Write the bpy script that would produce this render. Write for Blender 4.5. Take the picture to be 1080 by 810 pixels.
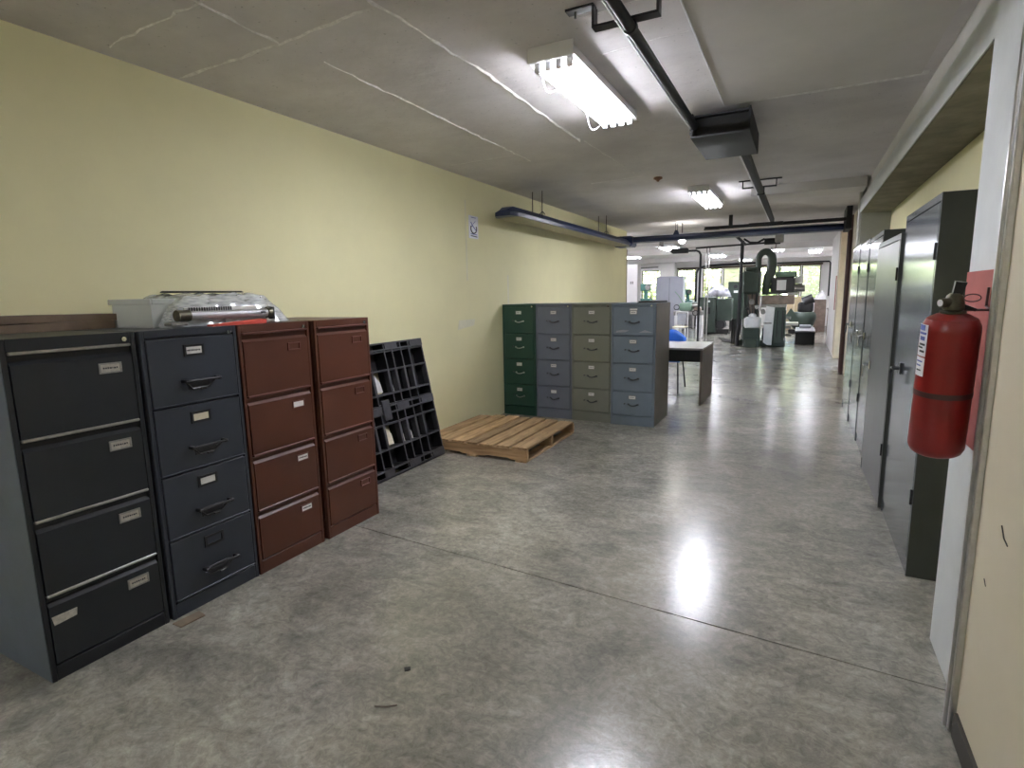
import bpy, bmesh, math, random
from mathutils import Vector, Matrix
random.seed(7)
PI = math.pi
for o in list(bpy.data.objects): bpy.data.objects.remove(o)
S = bpy.context.scene
C = S.collection

# ------------------------------------------------------------------ camera
cd = bpy.data.cameras.new('camera'); cam = bpy.data.objects.new('camera', cd); C.objects.link(cam)
cd.sensor_fit = 'HORIZONTAL'; cd.sensor_width = 36; cd.lens = 587.06/1080*36
cd.clip_start = 0.05; cd.clip_end = 200
r_, u_, f_ = Vector((.8903, .45499, -.01866)), Vector((-.05495, .14801, .98746)), Vector((-.45205, .87811, -.15678))
cam.matrix_world = Matrix(((r_.x, u_.x, -f_.x, 0), (r_.y, u_.y, -f_.y, 0), (r_.z, u_.z, -f_.z, 1.45), (0, 0, 0, 1)))
S.camera = cam
# ------------------------------------------------------------------ world, exposure
w = bpy.data.worlds.new('sky'); S.world = w; w.use_nodes = True
nt = w.node_tree; bg = nt.nodes['Background']
sky = nt.nodes.new('ShaderNodeTexSky'); sky.sky_type = 'NISHITA'; sky.sun_disc = False
sky.sun_elevation = math.radians(50); sky.sun_rotation = math.radians(200)
nt.links.new(sky.outputs[0], bg.inputs[0]); bg.inputs[1].default_value = 1.6
sl = bpy.data.lights.new('sun', 'SUN'); sl.energy = 11.0; sl.angle = .01; sun = bpy.data.objects.new('sun', sl); C.objects.link(sun)
sun.rotation_euler = (math.radians(42), 0, math.radians(-20))     # high sun from behind the building
S.view_settings.view_transform = 'Standard'; S.view_settings.look = 'None'
S.view_settings.gamma = 1; S.view_settings.use_curve_mapping = False
S.view_settings.exposure = 1.38
TUBE = 28.0            # radiance of the fluorescent tubes

# ------------------------------------------------------------------ materials
MATS = {}
def mat(name, col, rough=.5, metal=0, var=.12, scale=6, bump=0, bscale=60, spec=.5, alpha=1, emit=0, trans=0, coat=0):
    if name in MATS: return MATS[name]
    m = bpy.data.materials.new(name); m.use_nodes = True; MATS[name] = m
    n = m.node_tree.nodes; l = m.node_tree.links; b = n['Principled BSDF']
    b.inputs['Roughness'].default_value = rough; b.inputs['Metallic'].default_value = metal
    b.inputs['Specular IOR Level'].default_value = spec
    b.inputs['Alpha'].default_value = alpha; b.inputs['Transmission Weight'].default_value = trans
    b.inputs['Coat Weight'].default_value = coat
    tc = n.new('ShaderNodeTexCoord')
    nz = n.new('ShaderNodeTexNoise'); nz.inputs['Scale'].default_value = scale; nz.inputs['Detail'].default_value = 6
    nz.inputs['Roughness'].default_value = .6
    l.new(tc.outputs['Object'], nz.inputs['Vector'])
    rp = n.new('ShaderNodeValToRGB')
    rp.color_ramp.elements[0].position = .3; rp.color_ramp.elements[1].position = .7
    rp.color_ramp.elements[0].color = tuple(c*(1-var) for c in col)+(1,)
    rp.color_ramp.elements[1].color = tuple(min(1, c*(1+var)) for c in col)+(1,)
    l.new(nz.outputs['Fac'], rp.inputs['Fac']); l.new(rp.outputs['Color'], b.inputs['Base Color'])
    if bump:
        n2 = n.new('ShaderNodeTexNoise'); n2.inputs['Scale'].default_value = bscale; n2.inputs['Detail'].default_value = 4
        l.new(tc.outputs['Object'], n2.inputs['Vector'])
        bp = n.new('ShaderNodeBump'); bp.inputs['Strength'].default_value = bump; bp.inputs['Distance'].default_value = .01
        l.new(n2.outputs['Fac'], bp.inputs['Height']); l.new(bp.outputs['Normal'], b.inputs['Normal'])
    if emit:
        b.inputs['Emission Color'].default_value = (*col, 1); b.inputs['Emission Strength'].default_value = emit
    return m

def concrete_floor():
    m = bpy.data.materials.new('polished_concrete'); m.use_nodes = True
    n = m.node_tree.nodes; l = m.node_tree.links; b = n['Principled BSDF']
    tc = n.new('ShaderNodeTexCoord')
    def noise(scale, det, dist, vec=None, rough=.6):
        x = n.new('ShaderNodeTexNoise'); x.inputs['Scale'].default_value = scale; x.inputs['Detail'].default_value = det
        x.inputs['Distortion'].default_value = dist; x.inputs['Roughness'].default_value = rough
        l.new(vec or tc.outputs['Object'], x.inputs['Vector']); return x.outputs['Fac']
    def ramp(fac, p0, c0, p1, c1):
        r = n.new('ShaderNodeValToRGB'); e = r.color_ramp.elements
        e[0].position, e[1].position = p0, p1; e[0].color = (*c0, 1); e[1].color = (*c1, 1)
        l.new(fac, r.inputs['Fac']); return r.outputs['Color']
    def mix(mode, fac, a, bb):
        x = n.new('ShaderNodeMixRGB'); x.blend_type = mode
        if isinstance(fac, float): x.inputs['Fac'].default_value = fac
        else: l.new(fac, x.inputs['Fac'])
        l.new(a, x.inputs[1]); l.new(bb, x.inputs[2]); return x.outputs[0]
    big = ramp(noise(1.1, 8, .8), .30, (.105, .100, .087), .70, (.225, .214, .185))
    sw = n.new('ShaderNodeMapping'); sw.inputs['Scale'].default_value = (1, 1.5, 1); sw.inputs['Rotation'].default_value = (0, 0, .6)
    l.new(tc.outputs['Object'], sw.inputs['Vector'])
    mid = ramp(noise(4.2, 12, 1.2, sw.outputs[0], .78), .32, (.34, .34, .34), .72, (.74, .74, .72))
    fine = ramp(noise(30, 9, .8, None, .75), .3, (.28, .28, .28), .7, (.76, .76, .76))
    c = mix('OVERLAY', 1.0, big, mid); c = mix('OVERLAY', .75, c, fine)
    gain = n.new('ShaderNodeMixRGB'); gain.blend_type = 'MULTIPLY'; gain.inputs['Fac'].default_value = 1; gain.inputs[2].default_value = (1.62, 1.62, 1.62, 1)
    l.new(c, gain.inputs[1]); c = gain.outputs[0]
    l.new(c, b.inputs['Base Color'])
    rr = ramp(noise(3.2, 8, 1.2), .3, (.19,)*3, .72, (.25,)*3)
    l.new(rr, b.inputs['Roughness']); b.inputs['Specular IOR Level'].default_value = 1.0
    bp = n.new('ShaderNodeBump'); bp.inputs['Strength'].default_value = .06; bp.inputs['Distance'].default_value = .01
    l.new(noise(26, 6, 1.0, sw.outputs[0]), bp.inputs['Height']); l.new(bp.outputs['Normal'], b.inputs['Normal'])
    return m

def ceiling_concrete():
    m = bpy.data.materials.new('board_marked_concrete'); m.use_nodes = True
    n = m.node_tree.nodes; l = m.node_tree.links; b = n['Principled BSDF']; b.inputs['Roughness'].default_value = .85
    tc = n.new('ShaderNodeTexCoord')
    a = n.new('ShaderNodeTexNoise'); a.inputs['Scale'].default_value = 1.6; a.inputs['Detail'].default_value = 9; a.inputs['Roughness'].default_value = .65
    l.new(tc.outputs['Object'], a.inputs['Vector'])
    r = n.new('ShaderNodeValToRGB'); r.color_ramp.elements[0].position = .3; r.color_ramp.elements[1].position = .7
    r.color_ramp.elements[0].color = (.60, .572, .568, 1); r.color_ramp.elements[1].color = (.77, .742, .738, 1)
    l.new(a.outputs['Fac'], r.inputs['Fac'])
    v = n.new('ShaderNodeTexNoise'); v.inputs['Scale'].default_value = 40; v.inputs['Detail'].default_value = 2
    l.new(tc.outputs['Object'], v.inputs['Vector'])
    r2 = n.new('ShaderNodeValToRGB'); r2.color_ramp.elements[0].position = .26; r2.color_ramp.elements[1].position = .33
    r2.color_ramp.elements[0].color = (.66, .66, .66, 1); r2.color_ramp.elements[1].color = (1, 1, 1, 1)
    l.new(v.outputs['Fac'], r2.inputs['Fac'])
    mx = n.new('ShaderNodeMixRGB'); mx.blend_type = 'MULTIPLY'; mx.inputs['Fac'].default_value = 1
    l.new(r.outputs[0], mx.inputs[1]); l.new(r2.outputs[0], mx.inputs[2]); l.new(mx.outputs[0], b.inputs['Base Color'])
    bp = n.new('ShaderNodeBump'); bp.inputs['Strength'].default_value = .25; bp.inputs['Distance'].default_value = .02
    n3 = n.new('ShaderNodeTexNoise'); n3.inputs['Scale'].default_value = 9; n3.inputs['Detail'].default_value = 8
    l.new(tc.outputs['Object'], n3.inputs['Vector']); l.new(n3.outputs['Fac'], bp.inputs['Height']); l.new(bp.outputs['Normal'], b.inputs['Normal'])
    return m

def wood_mat(name, c0, c1, stretch=(9, 1.2, 9)):
    m = bpy.data.materials.new(name); m.use_nodes = True; MATS[name] = m
    n = m.node_tree.nodes; l = m.node_tree.links; b = n['Principled BSDF']; b.inputs['Roughness'].default_value = .7
    tc = n.new('ShaderNodeTexCoord'); oi = n.new('ShaderNodeObjectInfo'); mp = n.new('ShaderNodeMapping')
    mp.inputs['Scale'].default_value = stretch; l.new(tc.outputs['Object'], mp.inputs['Vector']); l.new(oi.outputs['Random'], mp.inputs['Location'])
    a = n.new('ShaderNodeTexNoise'); a.inputs['Scale'].default_value = 3; a.inputs['Detail'].default_value = 8; a.inputs['Distortion'].default_value = .6
    l.new(mp.outputs[0], a.inputs['Vector'])
    r = n.new('ShaderNodeValToRGB'); r.color_ramp.elements[0].position = .3; r.color_ramp.elements[1].position = .7
    r.color_ramp.elements[0].color = (*c0, 1); r.color_ramp.elements[1].color = (*c1, 1)
    l.new(a.outputs['Fac'], r.inputs['Fac'])
    hs = n.new('ShaderNodeHueSaturation'); mr = n.new('ShaderNodeMapRange'); mr.inputs[3].default_value = .72; mr.inputs[4].default_value = 1.25
    l.new(oi.outputs['Random'], mr.inputs[0]); l.new(mr.outputs[0], hs.inputs['Value']); l.new(r.outputs[0], hs.inputs['Color'])
    kn = n.new('ShaderNodeTexVoronoi'); kn.inputs['Scale'].default_value = 5.5; l.new(tc.outputs['Object'], kn.inputs['Vector'])
    kr = n.new('ShaderNodeValToRGB'); kr.color_ramp.elements[0].position = .05; kr.color_ramp.elements[1].position = .11
    kr.color_ramp.elements[0].color = (.25, .2, .16, 1); kr.color_ramp.elements[1].color = (1, 1, 1, 1); l.new(kn.outputs['Distance'], kr.inputs['Fac'])
    mk = n.new('ShaderNodeMixRGB'); mk.blend_type = 'MULTIPLY'; mk.inputs['Fac'].default_value = 1; l.new(hs.outputs[0], mk.inputs[1]); l.new(kr.outputs[0], mk.inputs[2])
    l.new(mk.outputs[0], b.inputs['Base Color'])
    return m

def plastic_sheet_mat(name, alpha, col=(.86, .9, .92), rough=.12):
    m = bpy.data.materials.new(name); m.use_nodes = True; MATS[name] = m
    n = m.node_tree.nodes; l = m.node_tree.links; b = n['Principled BSDF']
    b.inputs['Base Color'].default_value = (*col, 1); b.inputs['Roughness'].default_value = rough
    b.inputs['Specular IOR Level'].default_value = .8
    lw = n.new('ShaderNodeTexNoise'); lw.inputs['Scale'].default_value = 14; lw.inputs['Detail'].default_value = 5
    mr = n.new('ShaderNodeMapRange'); mr.inputs[1].default_value = .3; mr.inputs[2].default_value = .7
    mr.inputs[3].default_value = alpha*.6; mr.inputs[4].default_value = alpha*1.4
    l.new(lw.outputs['Fac'], mr.inputs[0]); l.new(mr.outputs[0], b.inputs['Alpha'])
    return m

def glass_mat():
    m = bpy.data.materials.new('window_glass'); m.use_nodes = True; MATS['glass'] = m
    n = m.node_tree.nodes; l = m.node_tree.links; out = n['Material Output']; n.remove(n['Principled BSDF'])
    t = n.new('ShaderNodeBsdfTransparent'); t.inputs[0].default_value = (.95, .97, .96, 1)
    g = n.new('ShaderNodeBsdfGlossy'); g.inputs['Roughness'].default_value = .03
    fr = n.new('ShaderNodeFresnel'); fr.inputs[0].default_value = 1.45
    mx = n.new('ShaderNodeMixShader'); l.new(fr.outputs[0], mx.inputs[0]); l.new(t.outputs[0], mx.inputs[1]); l.new(g.outputs[0], mx.inputs[2])
    l.new(mx.outputs[0], out.inputs[0]); return m

FLOOR = concrete_floor(); CEIL = ceiling_concrete(); GLASS = glass_mat()
WOOD = wood_mat('pallet_wood', (.29, .18, .09), (.56, .375, .20))
WOODX = wood_mat('pallet_wood_cross', (.27, .165, .08), (.54, .35, .18), (1.2, 9, 9))
SHEET = plastic_sheet_mat('clear_plastic_sheet', .42); BINP = mat('translucent_plastic', (.80, .84, .83), .3, var=.03, alpha=.5)
M = lambda k: MATS[k]
mat('yellow_wall', (.80, .755, .46), .75, var=.05, scale=1.2, bump=.06, bscale=45)
mat('yellow_patch', (.76, .73, .55), .8, var=.06, scale=20)
mat('cream_wall', (.66, .60, .46), .6, var=.04, scale=2, bump=.04, bscale=60)
mat('white_column', (.62, .645, .65), .7, var=.05, scale=5, bump=.08, bscale=40)
mat('smooth_plaster', (.64, .615, .585), .8, var=.06, scale=2.5, bump=.05, bscale=30)
mat('beam_paint', (.58, .57, .54), .7, var=.07, scale=4)
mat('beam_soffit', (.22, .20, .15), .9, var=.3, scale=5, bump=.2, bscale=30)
mat('grey_column', (.36, .36, .32), .8, var=.08, scale=5)
mat('workshop_white', (.80, .77, .76), .8, var=.04, scale=2)
mat('joint_mortar', (.84, .82, .80), .8, var=.2, scale=30)
mat('floor_joint', (.05, .05, .045), .9)
mat('dark_base', (.05, .045, .04), .6)
mat('aluminium', (.62, .62, .63), .3, 1, var=.08, scale=30)
mat('navy_cabinet', (.015, .018, .023), .42, var=.12, scale=3, spec=.5)
mat('navy_side', (.085, .105, .14), .5, var=.15, scale=4)
mat('slate_cabinet', (.030, .036, .050), .42, var=.1, scale=3)
mat('brown_cabinet', (.088, .027, .013), .40, var=.10, scale=3)
mat('brown_rail', (.13, .05, .04), .3, var=.1)
mat('steel_strip', (.48, .48, .46), .32, .9, var=.15, scale=25)
mat('pewter', (.36, .35, .33), .4, .7, var=.2, scale=40)
mat('black_metal', (.012, .012, .014), .38, var=.2, scale=20)
mat('black_matte', (.012, .012, .012), .7, var=.2, scale=20)
mat('card_white', (.80, .80, .78), .7, var=.05, scale=30)
mat('card_cream', (.74, .68, .52), .7, var=.08, scale=30)
mat('card_dirty', (.52, .49, .43), .7, var=.25, scale=60)
mat('print_ink', (.05, .05, .06), .7)
mat('chrome', (.75, .75, .75), .15, 1, var=.05)
mat('green_cabinet', (.016, .060, .042), .42, var=.1, scale=3)
mat('blue_grey_cabinet', (.125, .138, .18), .42, var=.1, scale=3)
mat('olive_cabinet', (.17, .175, .14), .45, var=.08, scale=3)
mat('light_blue_cabinet', (.145, .18, .225), .42, var=.1, scale=3)
mat('rusty_side', (.065, .047, .037), .35, var=.35, scale=5)
mat('dark_handle', (.07, .075, .08), .35, .6)
mat('cardboard', (.20, .145, .10), .85, var=.15, scale=14)
mat('red_paper', (.72, .09, .06), .6)
mat('typewriter_grey', (.42, .43, .44), .4, .3, var=.1)
mat('rubber_black', (.015, .015, .016), .6)
mat('black_plastic', (.016, .016, .018), .5, var=.25, scale=12)
mat('black_plastic_edge', (.05, .05, .057), .5, var=.25, scale=18)
mat('locker_grey', (.22, .245, .27), .15, .6, var=.14, scale=2.2, bump=.04, bscale=5)
mat('locker_dark', (.085, .09, .09), .28, .3, var=.15, scale=3)
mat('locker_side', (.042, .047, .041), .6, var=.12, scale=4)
mat('extinguisher_red', (.25, .011, .010), .32, var=.15, scale=8, coat=.2)
mat('red_board', (.36, .09, .075), .7, var=.1, scale=6)
mat('brass_dull', (.10, .095, .065), .4, .6, var=.3, scale=40)
mat('label_white', (.85, .85, .9), .5, var=.05)
mat('label_blue', (.10, .14, .42), .5)
mat('fixture_white', (.88, .88, .90), .4, var=.03)
mat('tube_light', (.915, .925, 1.0), .4, var=.0, emit=TUBE)
mat('bulb_light', (1.0, .97, .9), .4, var=.0, emit=30)
mat('duct_blue', (.018, .030, .085), .35, var=.15, scale=8)
mat('duct_tan', (.40, .36, .24), .6, var=.1, scale=10)
mat('rail_black', (.008, .009, .012), .55, 0, var=.2)
mat('rust', (.20, .09, .05), .8, var=.3, scale=30)
mat('desk_top', (.30, .285, .28), .3, var=.1, scale=6)
mat('desk_brown', (.11, .08, .065), .45, var=.2, scale=6)
mat('blue_plastic', (.02, .13, .55), .4)
mat('machine_green', (.032, .050, .038), .4, var=.15, scale=5)
mat('machine_light_green', (.17, .28, .20), .45, var=.15, scale=5)
mat('machine_teal', (.06, .17, .15), .45, var=.15, scale=5)
mat('machine_white', (.66, .66, .66), .5, var=.1, scale=6)
mat('machine_steel', (.30, .29, .28), .35, .8, var=.2, scale=12)
mat('oily_brown', (.20, .15, .12), .5, var=.3, scale=8)
mat('grey_panel', (.32, .33, .38), .5, var=.06, scale=3)
mat('grey_box', (.26, .27, .30), .5)
mat('pilaster_tan', (.52, .43, .30), .6, var=.1)
mat('jamb_brown', (.30, .21, .12), .5, var=.15)
mat('pipe_maroon', (.075, .035, .035), .4)
mat('tan_box', (.55, .43, .27), .7)
mat('window_frame', (.10, .07, .05), .5)
mat('blind_white', (.82, .80, .76), .6, var=.05)
mat('leaf', (.50, .52, .22), .6, var=.4, scale=3)
mat('bark', (.12, .08, .05), .9)
mat('grass_ground', (.18, .26, .08), .9, var=.2, scale=2)

# ------------------------------------------------------------------ mesh helpers
class MB:
    def __init__(s, off=(0, 0, 0)):
        s.bm = bmesh.new(); s.off = Vector(off.location if hasattr(off, 'location') else off)
    def _v(s, pts): return [s.bm.verts.new(Vector(p)-s.off) for p in pts]
    def box(s, x0, x1, y0, y1, z0, z1, bev=0, seg=1):
        v = s._v([(x0, y0, z0), (x1, y0, z0), (x1, y1, z0), (x0, y1, z0), (x0, y0, z1), (x1, y0, z1), (x1, y1, z1), (x0, y1, z1)])
        fs = [s.bm.faces.new([v[i] for i in q]) for q in ((3, 2, 1, 0), (4, 5, 6, 7), (0, 1, 5, 4), (1, 2, 6, 5), (2, 3, 7, 6), (3, 0, 4, 7))]
        if bev:
            ed = list({e for f in fs for e in f.edges})
            bmesh.ops.bevel(s.bm, geom=ed, offset=bev, segments=seg, affect='EDGES', profile=.5)
        return s
    def rings(s, rings, cap=True, closed=False):
        R = [s._v(r) for r in rings]; n = len(R[0])
        pairs = list(zip(R, R[1:])) + ([(R[-1], R[0])] if closed else [])
        for a, b in pairs:
            for i in range(n):
                s.bm.faces.new((a[i], a[(i+1) % n], b[(i+1) % n], b[i]))
        if cap and not closed:
            s.bm.faces.new(R[0][::-1]); s.bm.faces.new(R[-1])
        return s
    def tube(s, pts, r, n=10, closed=False):
        pts = [Vector(p) for p in pts]; rs = r if isinstance(r, (list, tuple)) else [r]*len(pts)
        out = []; prev = None
        for i, p in enumerate(pts):
            if closed: d = pts[(i+1) % len(pts)]-pts[i-1]
            else: d = (pts[min(i+1, len(pts)-1)]-pts[max(i-1, 0)])
            d.normalize()
            if prev is None:
                a = Vector((0, 0, 1)) if abs(d.z) < .9 else Vector((1, 0, 0))
                prev = d.cross(a).normalized()
            prev = (prev-d*prev.dot(d)).normalized(); q = d.cross(prev)
            out.append([p+(prev*math.cos(2*PI*k/n)+q*math.sin(2*PI*k/n))*rs[i] for k in range(n)])
        return s.rings(out, closed=closed)
    def cyl(s, p0, p1, r, n=16, r2=None): return s.tube([p0, p1], [r, r if r2 is None else r2], n)
    def lathe(s, prof, c=(0, 0, 0), n=28):
        return s.rings([[(c[0]+r*math.cos(2*PI*k/n), c[1]+r*math.sin(2*PI*k/n), c[2]+z) for k in range(n)] for r, z in prof])
    def prism(s, poly, axis, a, b):
        f = {'x': lambda p, t: (t, p[0], p[1]), 'y': lambda p, t: (p[0], t, p[1]), 'z': lambda p, t: (p[0], p[1], t)}[axis]
        return s.rings([[f(p, a) for p in poly], [f(p, b) for p in poly]])
    def grid(s, pts):                    # rows of points
        R = [s._v(r) for r in pts]
        for a, b in zip(R, R[1:]):
            for i in range(len(a)-1): s.bm.faces.new((a[i], a[i+1], b[i+1], b[i]))
        return s
    def mesh(s, name, mt):
        bmesh.ops.recalc_face_normals(s.bm, faces=s.bm.faces)
        me = bpy.data.meshes.new(name); s.bm.to_mesh(me); s.bm.free(); me.materials.append(M(mt) if isinstance(mt, str) else mt)
        me.polygons.foreach_set('use_smooth', [True]*len(me.polygons)); me.set_sharp_from_angle(angle=math.radians(32))
        return me
    def build(s, name, mt, parent=None, label=None):
        return link(name, s.mesh(name, mt), parent, label)
def link(name, me, parent=None, label=None, loc=None):
    o = bpy.data.objects.new(name, me); C.objects.link(o)
    if parent: o.parent = parent
    if label: o['label'] = label
    if loc: o.location = loc
    return o
def thing(name, label, cat, loc=(0, 0, 0), rz=0, group=None):
    o = bpy.data.objects.new(name, None); C.objects.link(o); o.location = loc; o.rotation_euler = (0, 0, rz)
    o.empty_display_size = .1; o['label'] = label; o['category'] = cat
    if group: o['group'] = group
    return o
def tag(o, label, cat, group=None):
    o['label'] = label; o['category'] = cat
    if group: o['group'] = group
    return o
def struct(name, mb, mt, label=None, parent=None):
    o = mb.build(name, mt, parent)
    if not parent: o['kind'] = 'structure'
    if label: o['label'] = label; 
    return o
_bc = {}
def cached(key, fn):
    if key not in _bc: _bc[key] = fn()
    return _bc[key]

# ------------------------------------------------------------------ the room shell
WX = -3.22; CZ = 2.70
fl = struct('floor', MB().box(-10, 1.6, -4, 27, -.12, -.012), 'floor_joint')
def jy(x): return 2.3765-.0763*x             # the expansion joint across the room
m = MB(); m.prism([(-10, -4), (1.6, -4), (1.6, jy(1.6)-.004), (-10, jy(-10)-.004)], 'z', -.012, 0); m.build('slab', FLOOR, fl)
m = MB(); m.prism([(-10, jy(-10)+.004), (1.6, jy(1.6)+.004), (1.6, 27), (-10, 27)], 'z', -.012, 0); m.build('slab', FLOOR, fl)

wl = struct('wall_left', MB().box(WX-.15, WX, -4, 11.5, 0, CZ), 'yellow_wall')
MB().box(WX, WX+.0015, 5.235, 5.255, 1.62, 2.46).build('paint_streak', 'yellow_patch', wl)
MB().box(WX, WX+.0015, 6.18, 6.215, 1.35, 1.70).build('paint_streak', 'yellow_patch', wl)
MB().prism([(5.02, 1.10), (5.36, 1.13), (5.38, 1.20), (5.05, 1.20)], 'x', WX, WX+.002).build('filler_patch', 'yellow_patch', wl)
MB().box(WX-.15, WX+.002, 11.5, 11.56, 0, 2.34).build('edge_board', 'jamb_brown', wl)
struct('wall_back', MB().box(-3.4, 1.6, -4.15, -4, 0, CZ), 'yellow_wall')
cl = struct('ceiling', MB().box(-3.4, 1.6, -4, 11.6, CZ, CZ+.2), CEIL)
def ridge(pts, wd=.010, dp=.005):
    m = MB(); rows = []
    fine = []
    for (a, b) in zip(pts, pts[1:]):
        a, b = Vector(a), Vector(b); k = max(2, int((b-a).length/.07))
        fine += [a.lerp(b, i/k) for i in range(k)]
    fine.append(Vector(pts[-1])); d = (Vector(pts[-1])-Vector(pts[0])).normalized(); nrm = Vector((-d.y, d.x))
    sec = []
    for i, p in enumerate(fine):
        ww = wd*random.uniform(.15, 1.4)*(.2 if i in (0, len(fine)-1) else 1); q = p+nrm*random.uniform(-.009, .009); h = dp*random.uniform(.5, 1.3)
        sec.append([(q.x-nrm.x*ww, q.y-nrm.y*ww, CZ+.001), (q.x, q.y, CZ-h), (q.x+nrm.x*ww, q.y+nrm.y*ww, CZ+.001)])
    m.rings(sec, cap=False); m.build('joint_ridge', 'joint_mortar', cl)
ridge([(-2.33, 2.4), (-2.33, 5.0)], .011, .006); ridge([(-1.70, 2.0), (-1.66, 3.0), (-1.69, 4.6)], .014, .008)
ridge([(-3.19, 2.17), (-2.36, 2.145), (-1.75, 2.09)], .013, .007); ridge([(-2.36, 2.13), (-2.31, 1.2)], .012, .007)
ridge([(-3.1, 1.75), (-2.7, 1.72), (-2.2, 1.70)], .011, .006); ridge([(-2.32, 5.0), (-2.7, 5.02)], .007, .003)
ridge([(-3.1, 4.75), (-2.4, 4.72)], .006, .003); ridge([(-1.66, 4.6), (-1.62, 6.2)], .006, .003)
ridge([(-1.6, 6.25), (-2.2, 6.35)], .005, .003); ridge([(-.95, 2.62), (-.60, 2.60)], .006, .003); ridge([(-1.0, 3.05), (-.55, 3.0)], .005, .003)
pp = struct('ceiling_panel', MB().box(-.52, .56, -4, 4.2, CZ-.016, CZ), 'smooth_plaster')
MB().box(-.527, -.52, -4, 4.2, CZ-.02, CZ).build('edge_strip', 'fixture_white', pp)
MB().prism([(-.50, 4.2), (.60, 4.2), (.60, 4.27), (.10, 4.28), (-.50, 4.25)], 'z', CZ-.006, CZ+.01).build('filler_band', 'joint_mortar', pp)
struct('ceiling_downstand', MB().box(-.60, .60, 7.6, 8.05, CZ-.11, CZ), 'smooth_plaster')

# right side: cream wall, metal edge strip, white column, beam, niche wall
wr = struct('wall_right', MB().box(.53, .9, -4, 2.10, 0, CZ), 'cream_wall')
MB().tube([(.529, 1.90, .80), (.528, 1.87, .775), (.529, 1.84, .765)], .0018, 5).build('scratch', 'dark_base', wr)
MB().tube([(.529, 1.99, .60), (.529, 1.97, .585)], .0012, 5).build('scratch', 'dark_base', wr)
struct('baseboard_right', MB().box(.519, .53, -4, 2.085, 0, .085), 'dark_base')
m = MB(); m.box(.512, .548, 2.10, 2.118, 0, CZ, .003); m.box(.505, .548, 2.124, 2.142, 0, CZ, .004)
struct('trim_1', m, 'aluminium')
struct('column_right', MB().box(.56, .98, 2.142, 2.68, 0, CZ, .006), 'white_column')
struct('wall_right_niche', MB().box(.90, 1.05, 2.68, 8.05, 0, CZ), 'yellow_wall')
bm_ = struct('ceiling_beam', MB().prism([(.585, 2.352), (.90, 2.352), (.90, CZ), (.635, CZ), (.635, 2.57), (.585, 2.50)], 'y', 2.68, 8.05), 'beam_paint')
MB().box(.581, .585, 2.68, 8.05, 2.346, 2.50).build('white_band', 'white_column', bm_)
MB().box(.592, .90, 2.69, 8.04, 2.346, 2.353).build('soffit', 'beam_soffit', bm_, 'dark mottled underside')  # underside coloured darker than the rest of the beam, unevenly
struct('column_far', MB().box(.60, .98, 8.05, 8.45, 0, CZ, .004), 'grey_column')
struct('trim_2', MB().cyl((.585, 8.10, 0), (.585, 8.10, CZ), .018, 12), 'beam_paint')
struct('wall_right_far', MB().box(.74, .9, 8.45, 11.3, 0, CZ), 'cream_wall')
struct('trim_3', MB().cyl((.70, 11.3, 0), (.70, 11.3, 2.45), .035, 12), 'pipe_maroon')
struct('trim_4', MB().box(.72, .90, 11.36, 11.6, 0, 2.75), 'pipe_maroon')
struct('pilaster_cream', MB().box(.70, 1.3, 13.7, 14.2, 0, 2.75), 'pilaster_tan')
struct('pilaster_white', MB().box(.70, 1.3, 14.2, 17.4, 0, 2.75), 'workshop_white')
struct('wall_workshop_right', MB().box(1.3, 1.45, 11.6, 26, 0, 2.75), 'workshop_white')
tag(MB().box(.692, .70, 14.35, 14.6, 1.0, 1.75, .002).build('red_notice_board', 'red_board'), 'narrow red board on the far right pilaster', 'board')

# ------------------------------------------------------------------ workshop beyond
ZC = 2.76; YF = 26
struct('ceiling_workshop', MB().box(-10, 1.6, 11.6, 26.2, ZC, ZC+.2), 'workshop_white')
struct('wall_workshop_left', MB().box(-10.1, -9.9, 11.5, 26, 0, ZC), 'workshop_white')
struct('wall_workshop_near', MB().box(-10, WX-.15, 11.4, 11.5, 0, ZC), 'workshop_white')
for i, y in enumerate((12.4, 17.6, 22.2)):
    struct('ceiling_beam', MB().box(-9.9, 1.3, y, y+.3, ZC-.16, ZC), 'workshop_white')
WIN = [(-6.55, -5.70), (-4.95, -4.15), (-3.85, -3.08), (-3.00, -2.15), (-1.65, -.85), (-.80, -.04), (.02, .70)]
Z0, Z1 = 1.12, 2.46
m = MB(); m.box(-9.9, 1.3, YF, YF+.2, 0, Z0); m.box(-9.9, 1.3, YF, YF+.2, Z1, ZC)
xs = [-9.9]+[v for ab in WIN for v in ab]+[1.3]
for a, b in zip(xs[::2], xs[1::2]): m.box(a, b, YF, YF+.2, Z0, Z1)
struct('wall_far', m, 'workshop_white')
struct('column_workshop', MB().box(-5.65, -5.0, 25.6, 26, 0, ZC), 'workshop_white')
struct('trim_5', MB().box(-4.95, .75, 25.93, 26, Z1, Z1+.07), 'window_frame')
BL = MATS['blind_white']
_n = BL.node_tree.nodes; _l = BL.node_tree.links; _t = _n.new('ShaderNodeBsdfTranslucent'); _t.inputs[0].default_value = (.85, .80, .68, 1)
_m = _n.new('ShaderNodeMixShader'); _m.inputs[0].default_value = .55; _l.new(_n['Principled BSDF'].outputs[0], _m.inputs[1]); _l.new(_t.outputs[0], _m.inputs[2]); _l.new(_m.outputs[0], _n['Material Output'].inputs[0])
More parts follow.
